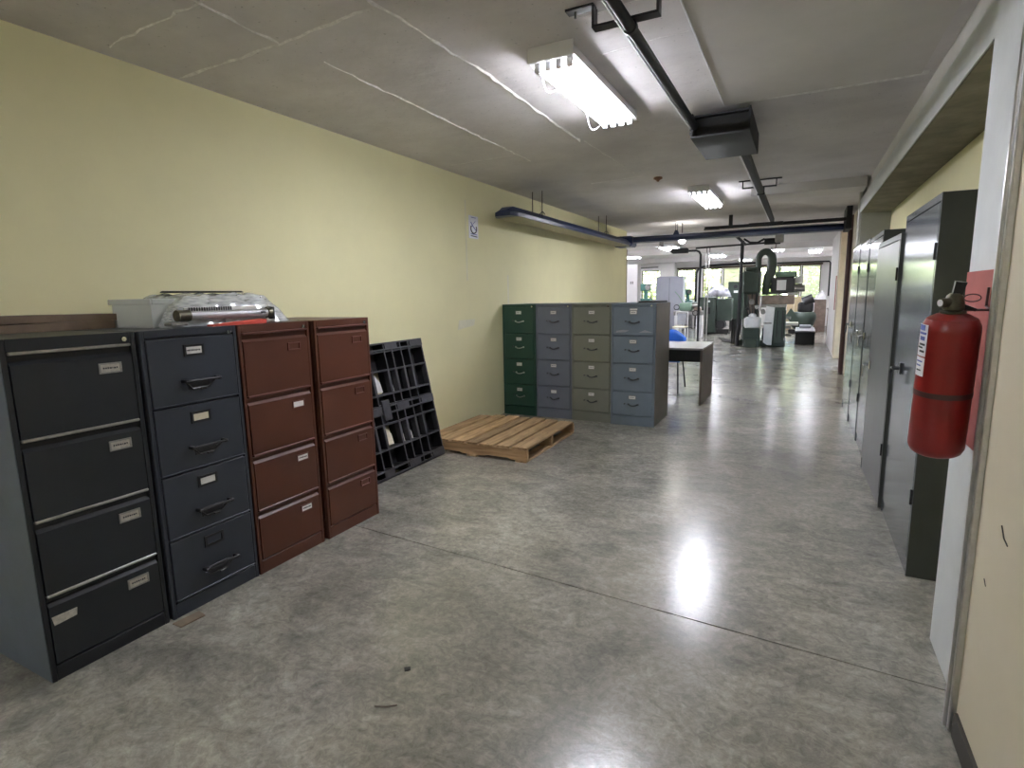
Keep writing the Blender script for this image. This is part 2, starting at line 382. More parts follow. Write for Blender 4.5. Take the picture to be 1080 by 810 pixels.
for i, (a, b) in enumerate(WIN):
    wn = MB(); t = .04
    wn.box(a, a+t, YF+.03, YF+.09, Z0, Z1); wn.box(b-t, b, YF+.03, YF+.09, Z0, Z1)
    wn.box(a+t, b-t, YF+.03, YF+.09, Z1-t, Z1); wn.box(a+t, b-t, YF+.03, YF+.09, Z0, Z0+t)
    o = struct('window_%d' % (i+1), wn, 'window_frame')
    MB().box((a+b)/2-.012, (a+b)/2+.012, YF+.04, YF+.08, Z0+t, Z1-t).build('mullion', 'window_frame', o)
    for q0, q1 in ((a+t, (a+b)/2-.012), ((a+b)/2+.012, b-t)):
        MB().box(q0, q1, YF+.058, YF+.062, Z0+t, Z1-t).build('pane', GLASS, o)
for k, i in enumerate((3, 6)):
    a, b = WIN[i]
    bl = thing('venetian_blind', ('white slatted blind over the window behind the tall green panel box' if k == 0 else 'white slatted blind over the rightmost far window'), 'blind', (a, 25.97, Z1-.02), group='blinds on the far windows')
    MB(bl).box(a+.02, b-.02, 25.95, 25.99, Z1-.05, Z1-.01).build('head_rail', BL, bl)
    m = MB(bl); z = Z1-.09
    while z > Z0+.05:
        m.prism([(25.95, z), (25.955, z-.004), (25.985, z+.040), (25.98, z+.044)], 'x', a+.03, b-.03); z -= .055
    o = m.build('slats', BL, bl); o['kind'] = 'stuff'
struct('ground_outside', MB().box(-40, 40, 26.3, 80, -.5, -.3), 'grass_ground')
def tree(x, y, h, r, label):
    t = thing('garden_tree', label, 'tree', (x, y, -.3), group='trees outside the far windows')
    MB(t).tube([(x, y, -.3), (x+.1, y, h*.35), (x, y+.1, h*.6)], [.14, .11, .07], 8).build('trunk', 'bark', t)
    vs, fs = [], []
    for k in range(2600):
        d = Vector((random.gauss(0, 1), random.gauss(0, 1), random.gauss(0, 1))).normalized()*random.uniform(.55, 1)**.5*r
        c = Vector((0, 0, h*.55+.3))+Vector((d.x, d.y*.7, d.z*.95))
        a = Vector((random.gauss(0, 1), random.gauss(0, 1), random.gauss(0, 1))).normalized(); b = a.orthogonal().normalized()
        s_ = random.uniform(.08, .16); n0 = len(vs)
        vs += [c-a*s_, c-b*s_*.5, c+a*s_, c+b*s_*.5]; fs.append((n0, n0+1, n0+2, n0+3))
    me = bpy.data.meshes.new('foliage'); me.from_pydata([tuple(v) for v in vs], [], fs); me.materials.append(M('leaf'))
    o = link('foliage', me, t); o['kind'] = 'stuff'
tree(-6.9, 29.0, 3.6, 1.5, 'leafy green tree outside the leftmost far window')
tree(-4.6, 31.6, 4.2, 1.75, 'leafy green tree outside between the grey cabinet and plastic wrapped machine')
tree(-1.9, 29.2, 3.8, 1.5, 'leafy green tree outside behind the milling machine')
tree(.9, 31.8, 4.3, 1.7, 'leafy green tree outside the rightmost far window')

# ------------------------------------------------------------------ fluorescent fixtures
def fixture(x, y, L, z, label, name='fluorescent_fixture', wd=.25, wire=False, tubes=(0, 1, 2, 3)):
    t = thing(name, label, 'ceiling light', (x, y, z), group='fluorescent ceiling lights')
    h = wd/2
    MB(t).prism([(x-h*.82, z), (x+h*.82, z), (x+h, z-.068), (x-h, z-.068)], 'y', y-L/2, y+L/2).build('housing', 'fixture_white', t)
    for s in (-1, 1):
        MB(t).box(x-h, x+h, y+s*L/2-.004, y+s*L/2+.004, z-.075, z-.002, .002).build('end_plate', 'fixture_white', t)
    tb = cached(('tube', L), lambda: MB().cyl((0, -L/2+.06, 0), (0, L/2-.06, 0), .0135, 12).mesh('tube', 'tube_light'))
    lh = cached('lampholder', lambda: MB().box(-.016, .016, -.012, .012, -.02, .035, .004).mesh('lampholder', 'fixture_white'))
    for k in tubes:
        dx = (k-1.5)*wd*.235
        link('tube', tb, t, 'glowing white tube', (dx, 0, -.087))
        for s in (-1, 1): link('lampholder', lh, t, None, (dx, s*(L/2-.045), -.089))
    if wire:
        for (a, b, dp) in ((y-.42, y-.18, .05), (y+.30, y+L/2+.01, .07)):
            pts = [(x-h-.006-math.sin(PI*i/10)*.02, a+(b-a)*i/10, z-.06-math.sin(PI*i/10)*dp) for i in range(11)]
            MB(t).tube(pts, .0035, 6).build('wire_loop', 'fixture_white', t)
    return t
fixture(-1.19, 3.41, 1.22, CZ, 'large lit four-tube fluorescent light nearest on the concrete ceiling', wire=True)
fixture(-1.14, 7.80, 1.30, CZ, 'lit four-tube fluorescent light further back, before the blue duct')
fixture(-2.0, -1.7, 1.22, CZ, 'added fill light behind the viewpoint, built as a four-tube fluorescent light')  # unseen, added at a guessed spot to lift the room's overall brightness
fixture(-.75, 19.0, 1.3, ZC-.02, 'lit fluorescent light above the milling machine', wd=.5)
fixture(-2.6, 20.6, 1.3, ZC-.02, 'lit fluorescent light above the dark green control cabinet', wd=.5)
fixture(-4.6, 13.6, 1.3, ZC-.02, 'added unseen fluorescent light just behind the end of the yellow wall', wd=.4)  # out of sight behind the wall, added for workshop brightness
fixture(-5.2, 19.0, 1.3, ZC-.02, 'lit fluorescent light left, over the grey panel cabinet', wd=.5)
fixture(-3.3, 16.2, 1.3, ZC-.02, 'added fluorescent light over the lathe', wd=.5)  # from here down: extra lights added to brighten the workshop
fixture(-6.2, 14.5, 1.3, ZC-.02, 'added fluorescent fill light in the left part of the workshop, hidden by the wall', wd=.5)  # never in view, added only for the light it gives
fixture(-6.9, 24.0, 1.3, ZC-.02, 'added fluorescent fill light by the leftmost far window', wd=.5)
fixture(-2.0, 24.0, 1.3, ZC-.02, 'added fluorescent light by the middle far windows', wd=.5)
fixture(.35, 20.5, 1.3, ZC-.02, 'added fluorescent light above the grey cabinet at far right', wd=.4)

# ------------------------------------------------------------------ filing cabinets
def holder_mesh(w, h, mt, key):
    def f():
        m = MB(); t = .011 if mt == 'black_metal' else .006
        m.box(-w/2, w/2, -.005, 0, h/2-t, h/2); m.box(-w/2, w/2, -.005, 0, -h/2, -h/2+t)
        m.box(-w/2, -w/2+t, -.005, 0, -h/2+t, h/2-t); m.box(w/2-t, w/2, -.005, 0, -h/2+t, h/2-t)
        return m.mesh('label_holder', mt)
    return cached(('holder', key, w, h), f)
def card_mesh(w, h, mt): return cached(('card', w, h, mt), lambda: MB().box(-w/2, w/2, -.0022, -.0002, -h/2, h/2).mesh('label_card', mt))
def print_mesh(w): 
    def f():
        m = MB(); x = -w/2
        while x < w/2-.003:
            d = random.uniform(.003, .008); m.box(x, min(x+d, w/2), -.0030, -.0022, -.004*random.uniform(.6, 1), .004*random.uniform(.6, 1)); x += d+.0025
        return m.mesh('printed_text', 'print_ink')
    return cached(('print', w), f)
def bow_handle(wd, mt, drop=.012, out=.03):
    def f():
        m = MB(); pts = []
        for i in range(13):
            t = i/12; pts.append(((t-.5)*wd, -out*math.sin(PI*t)**.6 if 0 < t < 1 else .002, -drop*math.sin(PI*t)))
        m.tube(pts, .0065, 8); m.box(-wd/2-.012, -wd/2+.01, -.004, .001, -.009, .009, .002); m.box(wd/2-.01, wd/2+.012, -.004, .001, -.009, .009, .002)
        return m.mesh('handle', mt)
    return cached(('bow', wd, mt), f)
def pull_handle(mt):
    def f():
        m = MB(); m.tube([(-.085, -.03, .012), (.085, -.03, .012)], .007, 8)
        m.box(-.09, -.072, -.036, 0, .004, .02, .003); m.box(.072, .09, -.036, 0, .004, .02, .003)
        m.tube([(-.078, -.012, .010), (-.045, -.012, -.026), (.03, -.012, -.026), (.078, -.012, .010)], .005, 6); m.box(-.06, .05, -.004, 0, -.03, .012, .002)
        m.box(-.012, .02, -.022, -.010, -.034, -.024, .003)
        return m.mesh('handle', mt)
    return cached(('pull', mt), f)

def filing_cabinet(label, loc, rz, w, h, d, zs, style, body, front, cards, side=None, holder='pewter', hpos=.78, group='filing cabinets', rail='steel_strip', hwid=.085, hmat='dark_handle'):
    t = thing('filing_cabinet', label, 'filing cabinet', loc, rz, group)
    zb = zs[-1]; zt = zs[0]; st = .018; f = .016
    m = MB(); m.box(0, w, f, d, 0, h, .004)
    m.box(0, st, 0, f, 0, h, .002); m.box(w-st, w, 0, f, 0, h, .002); m.box(st, w-st, 0, f, zt+.006, h, .002); m.box(st, w-st, 0.002, f, 0, zb-.004, .002)
    m.build('body', body, t)
    if side:
        for sx in ((-.002, 0), (w, w+.002)): MB().box(sx[0], sx[1], .004, d-.004, .004, h-.004).build('side_panel', side, t)
    for i in range(4):
        top, bot = zs[i], zs[i+1]
        if style == 'lip':
            def fd(top=top, bot=bot):
                m = MB(); hh = top-bot-.036
                m.rings([[(st+.004, .012, -hh), (w-st-.004, .012, -hh), (w-st-.004, .012, 0), (st+.004, .012, 0)],
                         [(st+.004, -.002, -hh), (w-st-.004, -.002, -hh), (w-st-.004, -.002, -.014), (st+.004, -.002, -.014)]])
                return m.mesh('drawer', front)
            dm = cached(('lipd', w, round(top-bot, 3), front), fd)
            dr = link('drawer', dm, t, None, (0, 0, top-.030))
            MB().box(st+.004, w-st-.004, -.008, .012, -.001, .011, .003).build('pull_rail', rail, dr).location = (0, 0, .025)
            hx, hz = w*hpos, -.058
            dep = -.002
        else:
            def fd(top=top, bot=bot):
                m = MB(); m.box(st+.003, w-st-.003, -.004, .012, -(top-bot)+.007, -.003, .003); return m.mesh('drawer', front)
            dm = cached(('flat', w, round(top-bot, 3), front), fd)
            dr = link('drawer', dm, t, None, (0, 0, top))
            hx, hz = w*.5, -.062; dep = -.004
            if style == 'pull':
                MB().box(st+.003, w-st-.003, -.010, .0, -.004, .003, .002).build('edge_lip', front, dr).location = (0, 0, -(top-bot)+.010)
                link('handle', pull_handle('black_metal'), dr, None, (w*.53, dep, -(top-bot)*.68))
            else:
                link('handle', bow_handle(.10, hmat), dr, None, (w*.52, dep, -(top-bot)*.52))
                MB().cyl((w*.33, dep, -(top-bot)*.50), (w*.33, dep-.018, -(top-bot)*.50), .008, 8).build('latch_knob', 'dark_handle', dr)
        c = cards[i]
        hw, hh = hwid, (.054 if style == 'pull' else .042); fr = .022 if style == 'pull' else .012
        link('label_holder', holder_mesh(hw, hh, holder, holder), dr, None, (hx, dep, hz))
        if c:
            link('label_card', card_mesh(round(hw-fr, 4), round(hh-fr, 4), c[0]), dr, None, (hx, dep, hz))
            if c[1]: link('printed_text', print_mesh(round(hw-.03, 3)), dr, None, (hx, dep, hz))
    lk = MB(); lk.cyl((w*.90, .002, h-.028), (w*.90, -.008, h-.028), .0095, 14); lk.box(w*.90-.0015, w*.90+.0015, -.0095, -.008, h-.034, h-.022)
    lk.build('lock', 'chrome', t)
    return t
W_, D_, CC = ('card_white', 0), ('card_dirty', 1), ('card_cream', 0)
WP = ('card_white', 1)
FX = -2.482; H = 1.33
g1 = 'four-drawer filing cabinets along the yellow wall'
ca = filing_cabinet('near-black filing cabinet at the left edge with steel drawer rails', (FX-.008, .912, 0), PI/2, .454, H, .63, (1.278, .957, .645, .347, .065), 'lip', 'navy_cabinet', 'navy_cabinet', (D_, D_, D_, D_), side='navy_side', hpos=.76, group=g1)
MB().prism([(.026, .262), (.112, .262), (.108, .232), (.032, .226)], 'y', -.0035, -.002).build('sticker', 'card_dirty', ca, 'torn cream sticker')
filing_cabinet('slate blue filing cabinet with black pull handles, second from left', (FX-.002, 1.382, 0), PI/2, .460, H, .63, (1.292, .98, .67, .37, .075), 'pull', 'slate_cabinet', 'slate_cabinet', (WP, CC, W_, None), holder='black_metal', group=g1, hwid=.098)
filing_cabinet('brown filing cabinet beside the slate blue one, white cards on three drawers', (FX, 1.850, 0), PI/2, .456, H, .63, (1.285, .96, .65, .35, .075), 'lip', 'brown_cabinet', 'brown_cabinet', (None, W_, WP, WP), holder='brown_rail', group=g1, rail='brown_rail', hpos=.74)
filing_cabinet('brown filing cabinet with empty label holders, next to the black plastic pallet', (FX+.006, 2.338, 0), PI/2, .458, H, .63, (1.285, .96, .65, .35, .075), 'lip', 'brown_cabinet', 'brown_cabinet', (None,)*4, holder='brown_rail', group=g1, rail='brown_rail', hpos=.74)

g2 = 'four-drawer filing cabinets at the back, facing forward'
FY = 6.0
filing_cabinet('dark green filing cabinet in the corner against the yellow wall', (-3.205, FY+.01, 0), 0, .438, 1.345, .66, (1.31, .995, .69, .38, .11), 'bow', 'green_cabinet', 'green_cabinet', (WP,)*4, holder='pewter', group=g2, hwid=.075, hmat='steel_strip')
filing_cabinet('blue-grey filing cabinet between the green and the olive ones', (-2.762, FY+.01, 0), 0, .452, 1.345, .66, (1.31, .995, .69, .38, .11), 'bow', 'blue_grey_cabinet', 'blue_grey_cabinet', (WP,)*4, group=g2, hwid=.075)
filing_cabinet('olive grey filing cabinet in the back row', (-2.305, FY, 0), 0, .474, 1.345, .66, (1.31, .995, .69, .38, .11), 'bow', 'olive_cabinet', 'olive_cabinet', (WP,)*4, group=g2, hwid=.075)
cb = filing_cabinet('light blue filing cabinet with a dented top drawer, rusty brown side', (-1.826, FY-.04, 0), 0, .486, 1.345, .70, (1.31, .995, .69, .38, .11), 'bow', 'light_blue_cabinet', 'light_blue_cabinet', (WP,)*4, side='rusty_side', group=g2, hwid=.08)
MB().box(.205, .285, -.0065, -.004, 1.272, 1.288).build('sticker', 'card_white', cb, 'small white sticker')
m = MB(); m.prism([(.05, 1.03), (.16, 1.035), (.20, 1.055), (.13, 1.06), (.06, 1.05)], 'y', -.0065, -.004); m.prism([(.30, 1.03), (.45, 1.035), (.37, 1.06)], 'y', -.0065, -.004)
m.build('dent_mark', 'grey_panel', cb)
tag(MB().prism([(-1.62, 6.30), (-1.37, 6.25), (-1.36, 6.60), (-1.60, 6.64)], 'z', 1.345, 1.362).build('black_board', 'black_matte'), 'thin black board lying on the light blue filing cabinet', 'board')

# ------------------------------------------------------------------ things on top of the left cabinets
zt = H
for k, (y0, y1, x0, x1, z0, z1) in enumerate(((.45, 1.555, -3.20, -2.985, zt, zt+.036), (.40, 1.59, -3.20, -2.99, zt+.037, zt+.072))):
    m = MB(); n = 24; top, bo = [], []
    for i in range(n+1):
        t = i/n; y = y0+(y1-y0)*t; wv = .003*math.sin(9*t+k*2)
        top.append((y, z1+wv*.6-.001*k)); bo.append((y, z0+max(0, .0) + (wv*.5+.002 if k else 0)))
    m.prism(bo+top[::-1], 'x', x0, x1)
    tag(m.build('flat_cardboard_box', 'cardboard'), ('lower flattened cardboard box lying on the near-black cabinet' if k == 0 else 'upper flattened cardboard box, on top of another on the near-black cabinet'), 'cardboard box', 'flattened cardboard boxes')
# translucent storage tray
bx0, bx1, by0, by1 = -3.02, -2.70, 1.57, 1.80
t = thing('storage_tray', 'translucent plastic tray beside the plastic-covered typewriter', 'tray', (-2.86, 1.68, zt))
m = MB(t); a = .003
m.box(bx0, bx1, by0, by1, zt, zt+a); m.box(bx0, bx1, by0, by0+a, zt+a, zt+.135); m.box(bx0, bx1, by1-a, by1, zt+a, zt+.135)
m.box(bx0, bx0+a, by0+a, by1-a, zt+a, zt+.135); m.box(bx1-a, bx1, by0+a, by1-a, zt+a, zt+.135); m.build('tray_body', BINP, t)
m = MB(t); m.box(bx0-.012, bx1+.012, by0-.012, by0, zt+.11, zt+.137, .003); m.box(bx0-.012, bx1+.012, by1, by1+.012, zt+.11, zt+.137, .003)
m.box(bx0-.012, bx0, by0, by1, zt+.11, zt+.137, .003); m.box(bx1, bx1+.012, by0, by1, zt+.11, zt+.137, .003); m.build('rim', BINP, t)
# typewriter with a long carriage
ty = thing('typewriter', 'grey typewriter with a long black-scaled carriage on the slate blue cabinet', 'typewriter', (-2.70, 1.86, zt))
m = MB(ty); m.prism([(-2.96, zt+.012), (-2.58, zt+.012), (-2.58, zt+.035), (-2.66, zt+.11), (-2.94, zt+.128)], 'y', 1.86, 2.12); m.build('body', 'typewriter_grey', ty)
m = MB(ty)
for (x, y) in ((-2.93, 1.88), (-2.93, 2.1), (-2.61, 1.88), (-2.61, 2.1)): m.cyl((x, y, zt), (x, y, zt+.014), .014, 10)
m.build('rubber_feet', 'rubber_black', ty)
MB(ty).cyl((-2.57, 1.64, zt+.055), (-2.57, 2.10, zt+.055), .021, 18).build('platen_roller', 'typewriter_grey', ty)
for y0, y1 in ((1.605, 1.665), (2.10, 2.125)): MB(ty).cyl((-2.57, y0, zt+.055), (-2.57, y1, zt+.055), .027, 18).build('platen_knob', 'brass_dull', ty)
sc = MB(ty).box(-2.60, -2.592, 1.66, 2.06, zt+.072, zt+.092).build('paper_scale', 'card_white', ty)
m = MB(ty)
for k in range(18): m.box(-2.592, -2.5900, 1.68+k*.013, 1.688+k*.013, zt+.074, zt+.092)
m.build('scale_ticks', 'print_ink', sc)
MB(ty).box(-2.60, -2.54, 1.56, 1.64, zt+.010, zt+.026, .004).build('carriage_foot', 'pewter', ty)
MB(ty).box(-2.60, -2.55, 2.08, 2.14, zt+.004, zt+.020, .004).build('carriage_foot', 'pewter', ty)
MB(ty).box(-2.62, -2.56, 2.125, 2.15, zt+.02, zt+.085, .004).build('end_bracket', 'black_metal', ty)
MB(ty).tube([(-2.57, 2.12, zt+.05), (-2.55, 2.07, zt+.06), (-2.545, 2.05, zt+.058)], .006, 8).build('return_lever', 'black_metal', ty)
m = MB(); m.rings([[(-2.545, 1.735, zt+.0005), (-2.50, 1.735, zt+.0005), (-2.50, 1.735, zt+.006), (-2.545, 1.735, zt+.008)], [(-2.545, 2.04, zt+.0005), (-2.50, 2.04, zt+.0005), (-2.50, 2.04, zt+.022), (-2.545, 2.04, zt+.026)]])
tag(m.build('red_folder', 'red_paper'), 'red paper folder lying in front of the typewriter carriage', 'folder')
# clear plastic sheet thrown over the typewriter and tray
rows = []
def shz(x, y):
    base = zt+.004
    def plateau(v, a, b, s): return max(0, min(1, (v-a)/s))*max(0, min(1, (b-v)/s))
    a = plateau(x, -3.04, -2.585, .05)*plateau(y, 1.60, 2.27, .11)
    z = base+.150*(a**.7)
    z += (.006*math.sin(31*x+17*y)+.004*math.sin(43*y-21*x)+.002*math.sin(70*y+40*x))*min(1, a*1.5+.08)
    return max(z, base)
for i in range(31):
    x = -3.06+(.50)*i/30
    rows.append([(x+.006*math.sin(40*y), y, shz(x, y)) for y in [1.58+.74*j/54 for j in range(55)]])
sh = MB().grid(rows).build('plastic_sheet', SHEET); md = sh.modifiers.new('thickness', 'SOLIDIFY'); md.thickness = .0006
tag(sh, 'crumpled clear plastic sheet draped over the typewriter', 'plastic sheet')
tag(MB().prism([(-3.0, 1.80), (-2.78, 1.68), (-2.78, 2.12), (-3.0, 2.30)], 'z', zt+.168, zt+.174).build('dark_board', 'black_matte'), 'thin dark board lying on top of the plastic sheet', 'board')

# ------------------------------------------------------------------ black plastic pallet leaning on the wall
W2, H2, D2 = 1.08, 1.10, .13
ang = math.atan2(.22, 1.06)
bp_ = thing('plastic_pallet', 'black plastic pallet leaning on its edge against the yellow wall', 'pallet', (-2.865, 3.10, .005))
bp_.rotation_euler = (0, -ang, 0)          # local: y along the wall, z up the pallet, -x towards the wall
xsv = [0, .05, .25, .35, .55, .65, .77, .88, 1.08]
zsv = [0, .075, .235, .425, .515, .585, .675, .865, 1.025, 1.10]
bm2 = MB()
for j in range(len(zsv)-1):
    for i in range(len(xsv)-1):
        if (j, i) in [(2, 3), (2, 5), (6, 3), (6, 4)]: continue      # open cells through which the wall shows
        bm2.box(-D2, -D2+.010, xsv[i], xsv[i+1], zsv[j], zsv[j+1])
bm2.build('deck', 'black_plastic', bp_)
for x in xsv:
    link('rib', cached(('vrib', D2), lambda: MB().box(-D2+.010, -.010, -.005, .005, .005, H2-.005, .001).mesh('rib', 'black_plastic')), bp_, None, (0, min(max(x, .005), 1.075), 0))
    link('rib_edge', cached('vedge', lambda: MB().box(-.010, -.004, -.006, .006, .005, H2-.005).mesh('rib_edge', 'black_plastic_edge')), bp_, None, (0, min(max(x, .006), 1.074), 0))
for z in zsv:
    link('cross_rib', cached(('hrib', D2), lambda: MB().box(-D2+.010, -.006, .006, W2-.006, -.006, .006, .001).mesh('cross_rib', 'black_plastic')), bp_, None, (0, 0, min(max(z, .006), H2-.006)))
for z in (.012, .515, 1.035):
    for zz in (z, z+.052):
        MB().box(-.008, .002, 0, W2, zz, zz+.012, .001).build('rail', 'black_plastic_edge', bp_)
    for x0, x1 in ((.0, .06), (.24, .36), (.56, .72), (.90, 1.08)): MB().box(-.006, .0015, x0, x1, z+.012, z+.052).build('rail_plate', 'black_plastic_edge', bp_)
for z0, z1 in ((.235, .425), (.675, .865)):
    for x in xsv[1:]:
        MB().box(-.05, .0, x-.017, x+.012 if x < 1.07 else x, z0, z1, .003).build('foot_wall', 'black_plastic_edge', bp_)
    for zz in (z0-.012, z1):
        MB().box(-.03, .0, .04, W2, zz, zz+.012, .002).build('foot_rim', 'black_plastic_edge', bp_)
MB().box(-.004, .008, .37, .47, .46, .63, .008).build('corner_plate', 'black_plastic_edge', bp_)
for (y, z, w_, h_, mt) in ((.37, .70, .12, .13, 'card_white'), (.565, .69, .07, .09, 'card_white'), (.39, .26, .10, .13, 'card_cream'), (.575, .25, .06, .10, 'card_cream'), (.67, .25, .08, .09, 'card_dirty')):
    MB().prism([(y, z), (y+w_, z-.01), (y+w_*.9, z+h_*.6), (y+w_*.5, z+h_), (y+.01, z+h_*.8)], 'x', -.062, -.058).build('paper_scrap', mt, bp_, 'torn paper scrap stuck in the pallet')


# ------------------------------------------------------------------ wooden pallet
wp = thing('wooden_pallet', 'worn wooden pallet lying on the floor before the green cabinet', 'pallet', (-2.6, 4.8, 0))
px0, px1, py0, py1 = -3.14, -2.045, 4.225, 5.385
for y in (py0+.002, 4.785, py1-.042):
    z0 = .018
    m = MB(wp); n = []
    m.prism([(px0+.02, z0), (px0+.16, z0), (px0+.19, z0+.012), (px0+.40, z0+.012), (px0+.43, z0), (px1-.43, z0), (px1-.40, z0+.012), (px1-.19, z0+.012), (px1-.16, z0), (px1, z0), (px1, .112), (px0+.02, .112)], 'y', y, y+.038)
    m.build('stringer', WOODX, wp)
bw = [.135, .12, .14, .105, .14, .125, .15]; gap = ((px1-px0)-sum(bw))/6; x = px0
for i, b in enumerate(bw):
    e0 = random.uniform(-.014, .012); e1 = random.uniform(-.03, .015); z = .112+random.uniform(0, .003)
    o = MB(wp).box(x, x+b, py0+e0, py1+e1-(.10 if i == 0 else .0), z, z+.019, .003).build('deck_board', WOOD, wp); o.rotation_euler = (0, 0, random.uniform(-.004, .004)); x += b+gap
for xx in (px0+.02, -2.66, px1-.115):
    MB(wp).box(xx, xx+.11, py0, py1, 0, .018, .002).build('bottom_board', WOOD, wp)
m = MB(wp)
for x in (px1-.05, px1-.10, px1-.25, px1-.4):
    for y in (py0+.02, 4.80, py1-.02): m.cyl((x, y, .131), (x, y, .1345), .005, 8)
m.build('nails', 'rust', wp)

# ------------------------------------------------------------------ steel lockers on the right
def locker(label, y0, y1, h, x=.555, d=.34, front='locker_grey', hy=None, hz=.98, rz=0, hinge=True):
    L = y1-y0
    t = thing('steel_locker', label, 'locker', (x, y0, 0), rz, 'steel lockers along the right wall')
    f = .018
    m = MB(); m.box(f, d, 0, L, 0, h, .003); m.box(0, f, 0, .016, 0, h, .001); m.box(0, f, L-.016, L, 0, h, .001); m.box(0, f, .016, L-.016, h-.035, h, .001); m.box(.004, f, .016, L-.016, 0, .085, .001)
    m.build('body', front, t)
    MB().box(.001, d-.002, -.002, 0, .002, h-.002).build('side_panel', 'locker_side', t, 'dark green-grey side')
    dr = MB().box(-.001, f, .020, L-.020, .09, h-.04, .004).build('door', front, t)
    hy = hy or L-.30
    m = MB(); m.box(-.012, -.001, hy-.02, hy+.02, hz-.035, hz+.035, .004); m.cyl((-.012, hy, hz), (-.04, hy, hz), .011, 10)
    m.tube([(-.04, hy-.008, hz+.004), (-.044, hy+.03, hz-.002), (-.046, hy+.05, hz-.03), (-.046, hy+.052, hz-.10)], [.011, .010, .009, .008], 8)
    m.build('handle', 'chrome' if y0 > 4 else 'dark_handle', dr)
    if hinge:
        for zz in (h*.22, h*.86): MB().cyl((-.004, .022, zz-.04), (-.004, .022, zz+.04), .006, 8).build('hinge', 'black_metal', dr)
    return t
locker('tall shiny grey steel locker beside the fire extinguisher', 3.26, 4.235, 1.882, hy=.67, hz=.985)
locker('shorter dull grey steel locker, second after the extinguisher', 4.275, 5.24, 1.79, x=.54, front='locker_dark', hy=.88, hz=.86, rz=.02)
locker('grey steel locker third from the extinguisher, just past the shorter one', 5.27, 6.17, 1.90, x=.552, hy=.80, hz=1.02)
locker('grey steel locker fourth from the extinguisher', 6.18, 7.08, 1.91, x=.548, hy=.55, hz=1.0)
locker('grey steel locker furthest from the extinguisher, beside the grey column', 7.09, 8.00, 1.92, x=.545, hy=.48, hz=1.05)

# ------------------------------------------------------------------ fire extinguisher
rb = MB().box(.550, .56, 2.20, 2.655, .90, 1.505, .002).build('backing_board', 'red_board'); tag(rb, 'faded red painted board on the white column behind the extinguisher', 'board')
ex = thing('fire_extinguisher', 'red fire extinguisher hanging on the white column', 'fire extinguisher', (.444, 2.325, .885))
ec = (.444, 2.325, .885); R_ = .080
MB(ex).lathe([(.056, .0), (.064, .004), (.073, .012), (R_, .03), (R_, .43), (.078, .447), (.068, .468), (.045, .482), (.026, .488)], ec, 36).build('cylinder', 'extinguisher_red', ex)
MB(ex).lathe([(R_+.0012, .212), (R_+.0015, .214), (R_+.0015, .228), (R_+.0012, .230)], ec, 36).build('band', 'pipe_maroon', ex)
MB(ex).lathe([(.034, .486), (.036, .488), (.036, .492), (.028, .494)], ec, 24).build('neck_ring', 'brass_dull', ex)
MB(ex).lathe([(.022, .492), (.030, .500), (.028, .52), (.022, .542), (.014, .550)], ec, 16).build('valve', 'brass_dull', ex)
vz = ec[2]+.522
g = MB(ex).cyl((ec[0]-.012, ec[1]-.01, vz), (ec[0]-.040, ec[1]-.024, vz), .015, 16).build('gauge', 'brass_dull', ex)
MB(ex).cyl((ec[0]-.039, ec[1]-.0235, vz), (ec[0]-.042, ec[1]-.0252, vz), .011, 16).build('gauge_face', 'label_white', g)
MB(ex).prism([(ec[0]-.01, vz+.008), (ec[0]+.012, vz+.006), (ec[0]+.026, vz+.062), (ec[0]-.004, vz+.066)], 'y', ec[1]-.010, ec[1]+.010).build('lever', 'black_metal', ex)
MB(ex).prism([(ec[0]-.005, vz-.012), (ec[0]+.055, vz-.03), (ec[0]+.06, vz-.022), (ec[0]+.0, vz+.004)], 'y', ec[1]-.009, ec[1]+.009).build('carry_handle', 'black_metal', ex)
MB(ex).tube([(ec[0]+.045+.022*math.cos(a), ec[1], vz+.012+.012*math.sin(a)) for a in [2*PI*i/14 for i in range(14)]], .002, 6, closed=True).build('pin_ring', 'pipe_maroon', ex)
MB(ex).tube([(ec[0]+.015, ec[1]+.012, vz-.028), (.53, ec[1]+.012, vz-.028), (.546, ec[1]+.012, vz-.028)], .004, 8).build('hanging_hook', 'pipe_maroon', ex)
MB(ex).tube([(.540, ec[1]+.012, vz-.028), (.544, ec[1]+.075, vz-.026), (.544, ec[1]+.075, vz+.036)], .004, 8).build('bracket_rod', 'pipe_maroon', ex)
def curved(parent, name, a0, a1, z0, z1, mt, off, nn=8):
    m = MB(parent); pts = []
    for z in (z0, z1): pts.append([(ec[0]+(R_+off)*math.cos(math.radians(a0+(a1-a0)*i/nn)), ec[1]+(R_+off)*math.sin(math.radians(a0+(a1-a0)*i/nn)), z) for i in range(nn+1)])
    m.grid(pts)
    o = m.build(name, mt, parent); return o
l1 = curved(ex, 'label_sheet', 181, 214, 1.232, 1.338, 'label_white', .0009); l2 = curved(ex, 'label_sheet', 181, 214, 1.165, 1.228, 'label_white', .0009)
for (z0, z1, mt, a0, a1) in ((1.318, 1.336, 'label_blue', 184, 206), (1.305, 1.312, 'label_blue', 184, 211), (1.285, 1.298, 'label_blue', 190, 208), (1.268, 1.275, 'print_ink', 190, 210), (1.258, 1.264, 'print_ink', 184, 204), (1.245, 1.252, 'print_ink', 192, 210), (1.212, 1.217, 'label_blue', 185, 208), (1.198, 1.203, 'label_blue', 185, 204), (1.182, 1.187, 'print_ink', 188, 206)):
    curved(ex, 'label_print', a0, a1, z0, z1, mt, .0015)

ex.rotation_euler = (.115, 0, 0)
